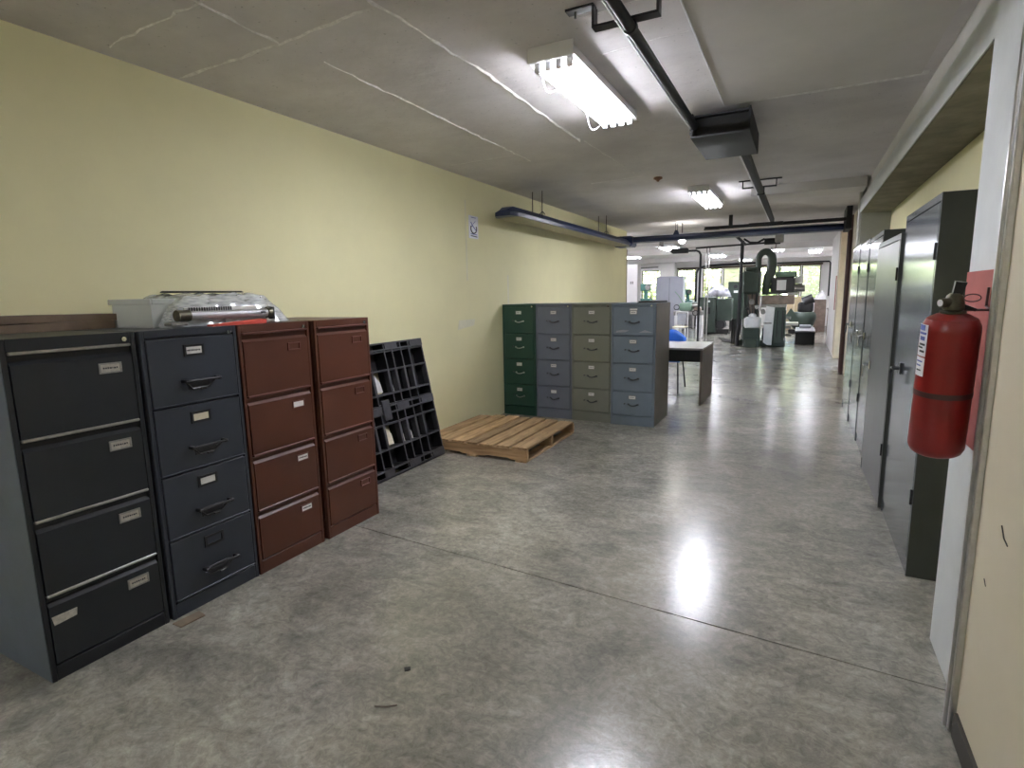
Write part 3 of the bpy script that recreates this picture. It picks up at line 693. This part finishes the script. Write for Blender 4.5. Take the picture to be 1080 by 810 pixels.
# ------------------------------------------------------------------ overhead: rails, junction box, duct
rl = thing('overhead_rail', 'black overhead rail with a pale conduit, running to the black junction box', 'rail', (-.71, 2, 2.56))
MB(rl).cyl((-.71, -3.9, 2.575), (-.71, 4.198, 2.575), .024, 14).build('rail', 'rail_black', rl)
MB(rl).cyl((-.738, -3.9, 2.566), (-.738, 4.198, 2.566), .006, 8).build('conduit', 'fixture_white', rl)
for y in (2.55, -.5):
    m = MB(rl); m.box(-1.00, -.87, y-.026, y+.026, 2.690, 2.70); m.box(-.876, -.866, y-.026, y+.026, 2.599, 2.69); m.box(-.876, -.585, y-.026, y+.026, 2.599, 2.609); m.box(-.595, -.585, y-.026, y+.026, 2.609, 2.69); m.box(-.595, -.50, y-.026, y+.026, 2.682, 2.70)
    m.build('hanger_bracket', 'black_metal', rl)
    MB(rl).cyl((-.96, y, 2.69), (-.96, y, 2.665), .006, 8).build('bolt', 'black_metal', rl)
    MB(rl).cyl((-.71, y-.012, 2.575), (-.71, y+.012, 2.575), .031, 14).build('clamp', 'black_metal', rl)
jb = thing('junction_box', 'black metal junction box hanging under the concrete ceiling', 'junction box', (-.54, 4.6, 2.5))
m = MB(jb); x0, x1, y0, y1, z0, z1 = -.735, -.355, 4.20, 4.98, 2.50, 2.66
m.prism([(y0, z0), (y1-.06, z0), (y1, z0+.03), (y1, z0+.012+.03), (y0, z0+.012)], 'x', x0, x1)
m.box(x0, x0+.012, y0, y1, z0+.012, z1); m.box(x1-.012, x1, y0, y1, z0+.012, z1); m.box(x0+.012, x1-.012, y1-.012, y1, z0+.04, z1); m.box(x0+.012, x1-.012, y0+.05, y1-.012, z1-.012, z1)
m.build('casing', 'rail_black', jb)
MB(jb).box(x0+.012, x1-.012, y0+.10, y0+.112, z0+.012, z1-.012).build('inner_panel', 'black_matte', jb)
for s in (x0+.05, x1-.05):
    MB(jb).cyl((s, 4.6, z1-.002), (s, 4.6, CZ), .006, 8).build('hanger_rod', 'black_metal', jb)
m = MB(jb)
for z in (2.53, 2.56): m.box(x0-.012, x0, 4.22, 4.26, z, z+.018)
m.build('side_lugs', 'black_metal', jb)
r2 = thing('overhead_rail', 'dark overhead rail from the junction box to the black crossbar', 'rail', (-.46, 7, 2.56))
MB(r2).box(-.492, -.432, 4.985, 10.1, 2.535, 2.595, .008).build('rail', 'rail_black', r2)
MB(r2).cyl((-.503, 4.99, 2.55), (-.503, 10.1, 2.55), .007, 8).build('conduit', 'fixture_white', r2)
m = MB(r2); m.box(-.70, -.25, 7.15, 7.19, 2.69, 2.70); m.box(-.66, -.30, 7.15, 7.19, 2.61, 2.622); m.box(-.66, -.65, 7.15, 7.19, 2.622, 2.69); m.box(-.31, -.30, 7.15, 7.19, 2.622, 2.69); m.build('hanger_bracket', 'black_metal', r2)
MB(r2).box(-.50, -.424, 7.15, 7.19, 2.527, 2.612, .004).build('clamp', 'black_metal', r2)

def duct_poly(c, w0, w1, z0, z1): return [(c-w0/2, z0), (c+w0/2, z0), (c+w0/2, z0+.035), (c+w1/2, z1), (c-w1/2, z1), (c-w0/2, z0+.035)]
du = thing('blue_trunking', 'dark blue trunking hung along the yellow wall, turning right across the room', 'trunking', (-2.95, 5.6, 2.32))
zb = 2.318
m = MB(du)
def ring(y, s, zt_): return [(-2.96+px*s, y, z) for px, z in ((-.15, zb), (.15, zb), (.15, zb+.04), (.07, zt_), (-.07, zt_), (-.15, zb+.04))]
m.rings([ring(5.60, .62, zb+.06), ring(5.72, 1, zb+.11), ring(10.4, 1, zb+.11)]); m.build('run_along_wall', 'duct_blue', du)
m = MB(du); m.box(-3.085, -2.835, 5.74, 10.3, zb-.006, zb); m.build('underside_cover', 'duct_tan', du, 'tan underside')
m = MB(du); zc2 = 2.375
m.prism([(10.4, zc2), (10.65, zc2), (10.65, zc2+.05), (10.6, zc2+.10), (10.45, zc2+.10), (10.4, zc2+.05)], 'x', -3.1, .55); m.build('run_across', 'duct_blue', du)
MB(du).box(-3.13, -2.79, 10.3, 10.68, 2.30, 2.49, .03).build('corner_elbow', 'duct_blue', du)
MB(du).cyl((-3.1, 10.53, zc2+.115), (.54, 10.53, zc2+.115), .012, 8).build('top_highlight', 'fixture_white', du)  # white rod standing in for the lit top edge of the trunking
for (x, y) in ((-2.99, 6.45), (-2.86, 6.45), (-2.99, 9.0), (-2.86, 9.0)): MB(du).cyl((x, y, zb+.08), (x, y, CZ), .006, 8).build('hanger_rod', 'black_metal', du)
for y in (6.45, 9.0): MB(du).tube([(-2.86+.03*math.cos(a), y, zb+.10+.035*math.sin(a)) for a in [PI*i/8 for i in range(9)]], .005, 6).build('hanger_loop', 'rail_black', du)
for x in (-2.02, -2.06): MB(du).cyl((x, 10.53, zc2+.09), (x, 10.53, CZ), .005, 8).build('hanger_rod', 'black_metal', du)
MB(du).prism([(-2.10, zc2+.09), (-1.98, zc2+.09), (-2.02, zc2+.18), (-2.06, zc2+.18)], 'y', 10.5, 10.56).build('hanger_yoke', 'duct_blue', du)
cbar = thing('crossbar', 'black steel crossbar just above the blue trunking', 'bar', (-.5, 10.15, 2.5))
MB(cbar).box(-1.50, .62, 10.12, 10.18, 2.485, 2.535, .004).build('bar', 'rail_black', cbar)
MB(cbar).box(-1.50, -1.25, 10.05, 10.12, 2.475, 2.495, .004).build('bent_end', 'rail_black', cbar)
MB(cbar).box(-1.12, -1.06, 10.13, 10.17, 2.535, 2.70, .004).build('stub', 'rail_black', cbar)
MB(cbar).box(-.80, -.30, 10.0, 10.04, 2.50, 2.53, .003).build('short_bar', 'rail_black', cbar)
MB(cbar).box(.56, .64, 10.1, 10.7, 2.36, 2.70, .006).build('end_hanger', 'rail_black', cbar)
tag(MB().lathe([(.045, 0), (.05, -.015), (.02, -.03), (.012, -.045)], (-1.457, 6.417, CZ), 12).build('sprinkler_head', 'rust'), 'rusty sprinkler stub on the concrete ceiling', 'sprinkler')
lb = thing('pendant_lamp', 'glowing round lamp hanging under the blue trunking', 'lamp', (-1.98, 10.75, 2.36))
MB(lb).lathe([(.02, .03), (.05, .02), (.066, 0), (.06, -.03), (.035, -.055), (.01, -.062)], (-1.98, 10.75, 2.40), 16).build('bulb', 'bulb_light', lb)
MB(lb).cyl((-1.98, 10.75, 2.40), (-1.98, 10.75, CZ), .008, 8).build('stem', 'black_metal', lb)

# wall sign
sg = thing('wall_sign', 'small white safety sign with a blue hook symbol on the yellow wall', 'sign', (WX, 5.41, 2.07))
MB(sg).box(WX, WX+.004, 5.305, 5.50, 2.075, 2.315).build('plate', 'label_white', sg)
def strip(name, pts, r, mt): MB(sg).tube([(WX+.0045, p[0], p[1]) for p in pts], r, 5).build(name, mt, sg)
strip('symbol', [(5.40+.060*math.cos(a), 2.180+.050*math.sin(a)) for a in [math.radians(150+i*15) for i in range(17)]], .007, 'print_ink')
strip('symbol', [(5.345, 2.245), (5.37, 2.215), (5.41, 2.19), (5.45, 2.165)], .005, 'label_blue'); strip('symbol', [(5.35, 2.19), (5.40, 2.235), (5.44, 2.26)], .003, 'label_blue')
strip('text_line', [(5.34, 2.122), (5.47, 2.118)], .004, 'label_blue'); strip('text_line', [(5.34, 2.102), (5.47, 2.096)], .005, 'print_ink')
strip('text_line', [(5.35, 2.296), (5.45, 2.296)], .003, 'label_blue')

# ------------------------------------------------------------------ desk and chair
dk = thing('desk', 'small desk with dark brown end panel behind the light blue cabinet', 'desk', (-1.6, 7.9, 0))
MB(dk).box(-2.25, -1.065, 7.37, 8.42, .715, .742, .003).build('top', 'desk_top', dk)
MB(dk).box(-1.095, -1.068, 7.39, 8.40, 0, .715, .002).build('end_panel', 'desk_brown', dk)
MB(dk).box(-2.235, -2.21, 7.39, 8.40, 0, .715, .002).build('end_panel', 'desk_brown', dk)
MB(dk).box(-2.21, -1.095, 7.42, 7.44, .56, .715, .002).build('apron', 'black_matte', dk)
MB(dk).box(-2.21, -1.095, 7.44, 8.0, .56, .58, .002).build('drawer_tray', 'black_matte', dk)
ch = thing('chair', 'blue plastic chair tucked behind the small desk', 'chair', (-1.72, 8.5, 0))
rows = []
for i in range(9):
    u = i/8*2-1; rows.append([(-1.72+u*.21, 8.72+.03*(1-u*u)+.04*v, .47+.42*v*(1-.30*u*u)) for v in [j/6 for j in range(7)]])
o = MB(ch).grid(rows).build('backrest', 'blue_plastic', ch); o.modifiers.new('s', 'SOLIDIFY').thickness = .012
MB(ch).box(-1.93, -1.51, 8.28, 8.72, .44, .462, .01, 2).build('seat', 'blue_plastic', ch)
for sx in (-1, 1):
    for (ya, yb) in ((8.30, 8.20), (8.68, 8.80)):
        MB(ch).tube([(-1.72+sx*.18, ya, .445), (-1.72+sx*.21, yb, 0)], .011, 8).build('leg', 'black_metal', ch)

# ------------------------------------------------------------------ workshop machines
mm = thing('milling_machine', 'large dark green milling machine with an arched hose in the workshop', 'machine', (-.9, 16.5, 0))
B = lambda n, mt, *a, **k: MB(mm).box(*a, **k).build(n, mt, mm)
B('base', 'machine_green', -1.42, -.30, 16.2, 17.4, 0, .16, bev=.02)
B('column', 'machine_green', -1.36, -.98, 16.35, 17.1, .16, 1.40, bev=.03)
B('column_guard', 'oily_brown', -1.24, -1.05, 16.32, 16.35, .85, 1.36)
B('head_box', 'machine_green', -1.40, -.96, 16.25, 17.0, 1.38, 1.98, bev=.05)
B('head_cap', 'machine_green', -1.34, -1.04, 16.3, 16.9, 1.98, 2.08, bev=.03)
pts = [(-1.03, 16.5, 1.90), (-1.03, 16.5, 2.10)]+[(-.87-.165*math.cos(math.radians(a)), 16.5, 2.27+.20*math.sin(math.radians(a))) for a in range(0, 181, 15)]+[(-.70, 16.5, 2.12), (-.715, 16.5, 1.97), (-.77, 16.5, 1.80), (-.82, 16.5, 1.62), (-.83, 16.5, 1.35)]
MB(mm).tube(pts, [.07, .07]+[.075+.035*i/12 for i in range(13)]+[.12, .125, .12, .10, .08], 14).build('arched_hose', 'machine_green', mm)
B('pedestal', 'machine_green', -1.28, -.88, 15.75, 16.2, 0, .50, bev=.02)
B('pedestal_foot', 'machine_green', -1.22, -.92, 15.62, 15.75, 0, .22, bev=.02)
B('white_cover', 'machine_white', -1.27, -.88, 15.75, 16.15, .50, .78, bev=.04)
MB(mm).lathe([(.09, 0), (.10, .05), (.05, .09)], (-1.08, 15.95, .78), 14).build('cover_knob', 'machine_white', mm)
MB(mm).prism([(-.80, .12), (-.70, .05), (-.60, .05), (-.56, 1.02), (-.76, 1.06), (-.80, .55)], 'y', 15.95, 16.0).build('white_guard', 'machine_white', mm)
B('knee', 'machine_green', -.58, -.32, 15.95, 16.9, .10, 1.02, bev=.02)
B('saddle', 'machine_steel', -.95, -.30, 16.0, 16.8, 1.02, 1.10, bev=.01)
B('table', 'oily_brown', -.98, -.12, 16.05, 16.55, 1.10, 1.33, bev=.015)
B('motor_housing', 'black_metal', -.70, -.14, 16.4, 16.9, 1.36, 1.80, bev=.03)
B('white_plate', 'machine_white', -.56, -.34, 16.385, 16.40, 1.46, 1.72)
B('motor_top', 'machine_light_green', -.62, -.10, 16.5, 17.1, 1.80, 1.94, bev=.03)
MB(mm).cyl((-.14, 16.6, 1.50), (.10, 16.6, 1.50), .09, 16).build('spindle', 'machine_steel', mm)
MB(mm).cyl((-.05, 16.6, 1.62), (-.05, 16.6, 1.82), .10, 14).build('spindle_drum', 'machine_white', mm)
MB(mm).tube([(-.90, 16.0, 1.32), (-.90, 15.95, 1.15), (-.92, 15.95, .95)], .03, 8).build('coolant_pipe', 'machine_steel', mm)
MB(mm).lathe([(.11, -.02), (.11, .02)], (-.70, 16.02, .62), 16).build('hand_wheel', 'machine_steel', mm)
for (x, z) in ((-.25, .75), (-.22, .5), (-.2, .3)): MB(mm).cyl((-.32, 16.2, z), (x+.06, 16.15, z), .035, 10).build('crank', 'machine_steel', mm)

for k, (x, z, r) in enumerate(((-1.15, 1.18, .07), (-1.02, 1.05, .05), (-.93, 1.22, .045), (-1.25, 1.0, .04), (-.86, .92, .06))):
    MB(mm).cyl((x, 16.33, z), (x+.02, 16.12, z-.02), r, 12).build('fitting', ('machine_steel', 'machine_white', 'oily_brown', 'black_metal', 'machine_steel')[k], mm)
for k in range(4):
    MB(mm).tube([(-1.34+.1*k, 16.3, 1.38), (-1.30+.09*k, 16.15, 1.15-.05*k), (-1.22+.06*k, 16.2, .85), (-1.10+.05*k, 16.3, .7)], .016, 6).build('cable', 'rubber_black', mm)
for k in range(5): MB(mm).box(-.56+.06*k, -.53+.06*k, 15.93, 15.95, .25, .95).build('bellows_fold', 'black_metal' if k % 2 else 'machine_green', mm)
B('ram', 'black_metal', -.80, .02, 16.95, 17.2, 1.50, 1.62, bev=.01)
B('overarm', 'black_metal', -.74, -.06, 16.36, 16.40, 1.36, 1.42, bev=.005)
B('tool_rack', 'machine_steel', -.30, -.04, 16.3, 16.5, 1.33, 1.40, bev=.01)
B('coolant_tray', 'machine_steel', -.30, .0, 16.1, 16.7, .55, .62, bev=.01)
B('gear_cover', 'black_metal', -.84, -.58, 16.05, 16.3, .16, .50, bev=.03)
cc = thing('control_cabinet', 'dark green control cabinet left of the milling machine', 'cabinet', (-2.8, 20.6, 0))
MB(cc).box(-3.12, -2.56, 20.3, 21.0, .06, 1.27, .015).build('body', 'machine_green', cc)
MB(cc).box(-2.56, -2.05, 20.45, 21.0, .45, 1.22, .015).build('side_unit', 'machine_green', cc)
MB(cc).box(-3.08, -2.15, 20.35, 20.95, 0, .06).build('plinth', 'black_matte', cc)
MB(cc).box(-2.86, -2.72, 20.285, 20.30, .70, .92, .004).build('switch_plate', 'black_matte', cc)
MB(cc).box(-2.62, -2.58, 20.285, 20.30, .76, .80).build('lock', 'black_metal', cc)
MB(cc).box(-2.84, -2.74, 20.29, 20.30, 1.10, 1.16).build('name_plate', 'machine_white', cc)
MB(cc).cyl((-2.4, 20.40, .32), (-2.4, 20.85, .32), .16, 16).build('motor', 'black_metal', cc)
MB(cc).box(-2.52, -2.1, 20.35, 20.45, 0.06, .18).build('motor_foot', 'black_metal', cc)
rows = []
for i in range(17):
    u = i/16
    rows.append([(-2.95+.85*u, 20.5+.4*v, 1.275+.40*max(0, math.sin(PI*u))**.6*max(0, math.sin(PI*v))**.5+.05*math.sin(17*u+9*v)*math.sin(PI*u)*math.sin(PI*v)) for v in [j/10 for j in range(11)]])
mat('wrap_plastic', (.36, .36, .40), .2, var=.7, scale=5, bump=.5, bscale=9)
o = MB().grid(rows).build('plastic_wrap', 'wrap_plastic'); tag(o, 'crumpled silver plastic covering on the dark green control cabinet', 'plastic cover'); o.modifiers.new('s', 'SOLIDIFY').thickness = .004

pc = thing('panel_box', 'tall green electrical panel box with a round dial', 'panel box', (-2.06, 22, 0))
MB(pc).box(-2.36, -1.78, 22, 22.4, .45, 1.80, .02).build('body', 'machine_green', pc)
MB(pc).box(-2.28, -1.86, 22.08, 22.32, 0, .45).build('stand', 'black_metal', pc)
MB(pc).cyl((-2.10, 22, 1.62), (-2.10, 21.97, 1.62), .07, 16).build('dial', 'black_metal', pc)
MB(pc).box(-2.16, -2.02, 21.985, 22, 1.40, 1.48).build('name_plate', 'machine_white', pc)

gp = thing('grey_cabinet', 'tall plain grey panel cabinet left of the control cabinet', 'cabinet', (-4.45, 22.2, 0))
MB(gp).box(-4.98, -3.96, 22, 22.5, .05, 2.06, .01).build('body', 'grey_panel', gp)
MB(gp).box(-4.94, -4.0, 22.03, 22.47, 0, .05).build('plinth', 'black_matte', gp)
MB(gp).box(-4.475, -4.465, 21.99, 22.0, .1, 2.0).build('door_gap', 'black_matte', gp)
wc = thing('electrical_cabinet', 'white electrical cabinet on the edge of the yellow wall', 'cabinet', (-3.6, 14, 0))
MB(wc).box(-3.95, -3.60, 13.9, 14.2, .10, 2.16, .01).build('body', 'workshop_white', wc)
MB(wc).box(-3.93, -3.62, 13.93, 14.17, 0, .10).build('plinth', 'black_matte', wc)
for dx in (0, .05): MB(wc).box(-3.78+dx, -3.765+dx, 13.885, 13.90, 1.68, 1.74).build('switch', 'black_metal', wc)

def small_machine(name, label, x, y, z0, mt, s=1):
    t = thing(name, label, 'machine', (x, y, 0))
    MB(t).box(x-.35*s, x+.35*s, y-.25, y+.25, .0, z0-.06, .02).build('bench_body', 'machine_steel' if mt != 'machine_light_green' else 'machine_white', t)
    MB(t).box(x-.42*s, x+.42*s, y-.30, y+.30, z0-.06, z0, .01).build('bench_top', 'grey_box', t)
    MB(t).cyl((x+.12*s, y, z0), (x+.12*s, y, z0+.42*s), .06*s, 12).build('column', mt, t)
    MB(t).box(x-.20*s, x+.25*s, y-.12, y+.12, z0+.28*s, z0+.48*s, .03).build('head', mt, t)
    MB(t).cyl((x-.14*s, y, z0+.28*s), (x-.14*s, y, z0+.10*s), .025*s, 10).build('spindle', 'machine_steel', t)
    MB(t).box(x-.28*s, x+.28*s, y-.18, y+.18, z0, z0+.06*s, .01).build('table', mt, t)
    MB(t).cyl((x+.2*s, y-.13, z0+.38*s), (x+.2*s, y-.16, z0+.38*s), .08*s, 14).build('hand_wheel', 'machine_steel', t)
    return t
small_machine('bench_drill', 'teal bench drill before the leftmost far window', -5.15, 20.5, 1.18, 'machine_teal', 1.25)
small_machine('bench_grinder', 'small teal machine behind the grey panel cabinet', -4.25, 24, 1.05, 'machine_teal', 1.1)
lt = thing('lathe', 'light green lathe with hand wheels behind the desk', 'machine', (-3.2, 18.6, 0))
MB(lt).box(-3.62, -2.72, 18.5, 19.0, .72, .86, .02).build('bed', 'machine_steel', lt)
for x in (-3.58, -2.90): MB(lt).box(x, x+.16, 18.52, 18.95, 0, .72, .01).build('pedestal', 'machine_white', lt)
MB(lt).box(-3.45, -3.05, 18.5, 18.9, .86, 1.12, .06, 2).build('headstock', 'machine_light_green', lt)
MB(lt).cyl((-3.05, 18.7, 1.02), (-2.85, 18.7, 1.02), .10, 16).build('chuck', 'machine_steel', lt)
MB(lt).box(-2.98, -2.78, 18.45, 18.8, .86, .98, .02).build('carriage', 'oily_brown', lt)
for (x, z) in ((-3.5, .98), (-2.92, .80)): MB(lt).tube([(x+.08*math.cos(a), 18.42, z+.08*math.sin(a)) for a in [2*PI*i/14 for i in range(14)]], .014, 6, closed=True).build('hand_wheel', 'black_metal', lt)
MB(lt).tube([(-3.35, 18.7, 1.12), (-3.5, 18.7, 1.35), (-3.62, 18.7, 1.48)], .015, 6).build('lamp_arm', 'machine_light_green', lt)
pch = thing('chair', 'white-framed chair with a dark backrest before the light green lathe', 'chair', (-3.05, 16.8, 0))
for x in (-3.24, -2.90): MB(pch).tube([(x, 17.0, 0), (x, 17.0, .88)], .016, 8).build('leg', 'machine_white', pch)
for x in (-3.24, -2.90): MB(pch).tube([(x, 16.62, 0), (x, 16.62, .44)], .016, 8).build('leg', 'machine_white', pch)
MB(pch).tube([(-3.24, 17.0, .88), (-2.90, 17.0, .88)], .016, 8).build('top_rail', 'machine_white', pch)
MB(pch).box(-3.20, -2.94, 16.985, 17.01, .52, .84, .008).build('backrest', 'grey_box', pch)
MB(pch).box(-3.26, -2.88, 16.58, 17.02, .44, .475, .01).build('seat', 'card_cream', pch)
bx = thing('low_box', 'low black box with a grey lid on the workshop floor', 'box', (.17, 17.8, 0))
MB(bx).box(-.06, .41, 16.9, 18.6, 0, .33, .01).build('body', 'black_matte', bx)
MB(bx).box(-.07, .42, 16.88, 18.62, .33, .37, .01).build('lid', 'grey_box', bx)
MB(bx).box(.03, .33, 18.0, 18.5, .37, .45, .01).build('lid_step', 'grey_box', bx)
gm = thing('electric_motor', 'dark green round motor unit on the floor behind the low box', 'machine', (.05, 21.3, 0))
MB(gm).lathe([(.20, .12), (.34, .26), (.42, .48), (.42, .62), (.36, .72)], (.10, 21.4, 0), 20).build('drum', 'machine_green', gm)
MB(gm).box(-.30, .50, 21.1, 21.7, 0, .14, .02).build('base', 'black_metal', gm)
MB(gm).prism([(-.42, .58), (-.12, .30), (0, .52), (-.25, .86)], 'y', 21.0, 21.2).build('chute', 'machine_green', gm)
MB(gm).box(-.05, .42, 21.2, 21.6, .70, 1.05, .06).build('gearbox', 'black_metal', gm)
MB(gm).cyl((.1, 21.3, 1.05), (.4, 21.3, 1.18), .16, 14).build('motor', 'black_metal', gm)
tb = thing('cardboard_carton', 'tan carton standing behind the milling machine spindle', 'carton', (-.12, 23.5, 0))
MB(tb).box(-.42, .05, 23.3, 23.8, 0, 1.22, .01).build('body', 'tan_box', tb); MB(tb).box(-.20, -.17, 23.295, 23.30, .05, 1.2).build('tape', 'card_cream', tb)
rc = thing('side_cabinet', 'brown-sided cabinet with white papers at the right of the workshop', 'cabinet', (.62, 22.3, 0))
MB(rc).box(.46, .82, 22.2, 22.9, 0, 1.12, .01).build('body', 'oily_brown', rc); MB(rc).box(.42, .46, 22.18, 22.9, .02, 1.16, .004).build('door', 'machine_white', rc)
MB(rc).box(.42, .84, 22.15, 22.92, 1.12, 1.16, .004).build('top', 'machine_white', rc)
m = MB(); m.prism([(.50, 1.16), (.80, 1.16), (.78, 1.30), (.66, 1.42), (.52, 1.28)], 'y', 22.3, 22.7)
tag(m.build('wrapped_bundle', 'machine_white'), 'white wrapped bundle on the brown-sided cabinet', 'bundle')
wt = thing('work_table', 'small work table with white clutter against the right wall', 'table', (1.05, 20.5, 0))
MB(wt).box(.80, 1.28, 20.0, 21.2, .82, .86, .004).build('top', 'desk_brown', wt)
for (x, y) in ((.83, 20.03), (1.22, 20.03), (.83, 21.14), (1.22, 21.14)): MB(wt).box(x, x+.045, y, y+.045, 0, .82).build('leg', 'desk_brown', wt)
MB(wt).box(.86, 1.24, 20.05, 20.08, .30, .34).build('stretcher', 'desk_brown', wt)
tag(MB().lathe([(.12, 0), (.14, .10), (.08, .20), (.05, .24)], (.98, 20.4, .86), 14).build('white_pot', 'machine_white'), 'white pot on the work table by the right wall', 'pot')
# poles, pipes and hoist
def pipe(name, label, pts, r, mt='rail_black', cat='pipe'):
    return tag(MB().tube(pts, r, 10).build(name, mt), label, cat)
pipe('conduit_pole', 'dark vertical conduit pole at the left edge of the milling machine', [(-1.42, 16.15, ZC), (-1.44, 16.15, .0)], .045)
pipe('bent_pipe', 'black pipe bending down beside the control cabinet', [(-2.58, 15, 2.49), (-2.40, 15, 2.49), (-2.33, 15, 2.46), (-2.29, 15, 2.38), (-2.29, 15, 2.0), (-2.30, 15, 1.0), (-2.30, 15, .0)], .028)
tag(MB().prism([(-3.05, 2.50), (-2.98, 2.44), (-2.62, 2.44), (-2.58, 2.50), (-2.62, 2.56), (-2.98, 2.57)], 'y', 14.9, 15.1).build('hanging_lamp_housing', 'black_matte'), 'black lamp housing at the end of the bent black pipe', 'lamp housing')
pipe('ceiling_pipe', 'thin black horizontal pipe under the workshop ceiling', [(-2.40, 14.9, 2.54), (-.75, 14.9, 2.58)], .022)
pipe('diagonal_brace', 'dark diagonal brace below the blue trunking', [(-1.40, 12.74, ZC-.03), (-1.17, 14.0, 2.50)], .03)
for i, x in enumerate((-2.28, -2.20)):
    pipe('drop_conduit', ('left' if i == 0 else 'right')+' of two thin grey drop conduits behind the bent black pipe', [(x-.22, 17.5, ZC), (x-.24, 17.5, .9), (x-.24, 17.5, 0)], .018, 'machine_steel')
pipe('window_pipe', 'thin grey pipe looping round the leftmost far window', [(-6.9, 25.97, 1.2), (-6.9, 25.97, 2.40), (-6.85, 25.97, 2.52), (-6.7, 25.97, 2.58), (-5.8, 25.97, 2.60)], .03, 'machine_steel')
pipe('arched_pipe', 'dark arched pipe in front of the middle far windows', [(-4.05, 25.5, .0), (-4.05, 25.5, 2.25), (-3.98, 25.5, 2.42), (-3.8, 25.5, 2.52), (-3.5, 25.5, 2.56), (-1.6, 25.5, 2.60)], .045)
pipe('wall_pipe', 'thin dark pipe along the top of the far right windows', [(-1.0, 25.7, 2.56), (.95, 25.7, 2.56), (1.0, 25.7, 2.5), (1.0, 25.7, 1.2)], .03)
ho = thing('hoist', 'black electric hoist hanging under the workshop ceiling', 'hoist', (-.55, 13, 2.62))
MB(ho).box(-.78, -.36, 12.8, 13.2, 2.62, ZC, .01).build('trolley', 'rail_black', ho)
MB(ho).box(-.52, -.36, 12.85, 13.1, 2.42, 2.62, .02).build('gear_case', 'machine_steel', ho)
MB(ho).cyl((-.72, 13, 2.46), (-.42, 13, 2.46), .065, 14).build('motor', 'black_metal', ho)
MB(ho).tube([(-.50, 13, 2.43), (-.50, 13, 2.34), (-.54, 13, 2.29), (-.58, 13, 2.31), (-.58, 13, 2.34)], .014, 8).build('hook', 'machine_steel', ho)
MB(ho).tube([(-.72, 13, 2.52), (-.85, 13, 2.45), (-1.0, 13, 2.46), (-1.12, 13, 2.54)], .02, 8).build('cable', 'rubber_black', ho)
tr = thing('ceiling_tray', 'pale cable tray beneath the workshop ceiling beside the yellow wall', 'cable tray', (-2.9, 13.6, 2.5))
MB(tr).box(-3.9, -2.95, 13.3, 13.6, 2.53, 2.62, .006).build('tray', 'workshop_white', tr)
MB(tr).box(-2.95, -2.93, 13.28, 13.62, 2.52, 2.63).build('end_plate', 'machine_steel', tr)
for x in (-3.7, -3.1): MB(tr).cyl((x, 13.45, 2.61), (x, 13.45, ZC), .01, 6).build('hanger_rod', 'machine_steel', tr)
for k in range(3):
    pts = [(-2.2+.1*k, 18.6-.4*k, .025), (-1.95, 18.0-.3*k, .025), (-1.65, 17.3-.2*k, .025), (-1.52-.06*k, 16.7, .05), (-1.50-.06*k, 16.5, .25), (-1.49-.06*k, 16.4, .7)]
    tag(MB().tube(pts, .025, 8).build('cable', 'rubber_black'), ('frontmost', 'middle', 'rearmost')[2-k]+' of three thick black cables on the floor by the milling machine', 'cable', 'cables by the milling machine')

# ------------------------------------------------------------------ small litter on the floor
tag(MB().prism([(-2.46, 1.36), (-2.40, 1.36), (-2.39, 1.47), (-2.45, 1.48)], 'z', .0005, .006).build('scrap', 'cardboard'), 'scrap of brown card on the floor below the near-black cabinet', 'scrap')
tag(MB().prism([(-1.30, 1.56), (-1.285, 1.575), (-1.295, 1.59), (-1.315, 1.575)], 'z', .0005, .005).build('crumb', 'black_matte'), 'small dark crumb on the middle of the bare floor', 'crumb')
tag(MB().tube([(-1.28, 1.36, .003), (-1.24, 1.375, .004), (-1.21, 1.40, .003)], .0025, 6).build('splinter', 'desk_brown'), 'thin dark splinter lying on the bare floor', 'splinter')
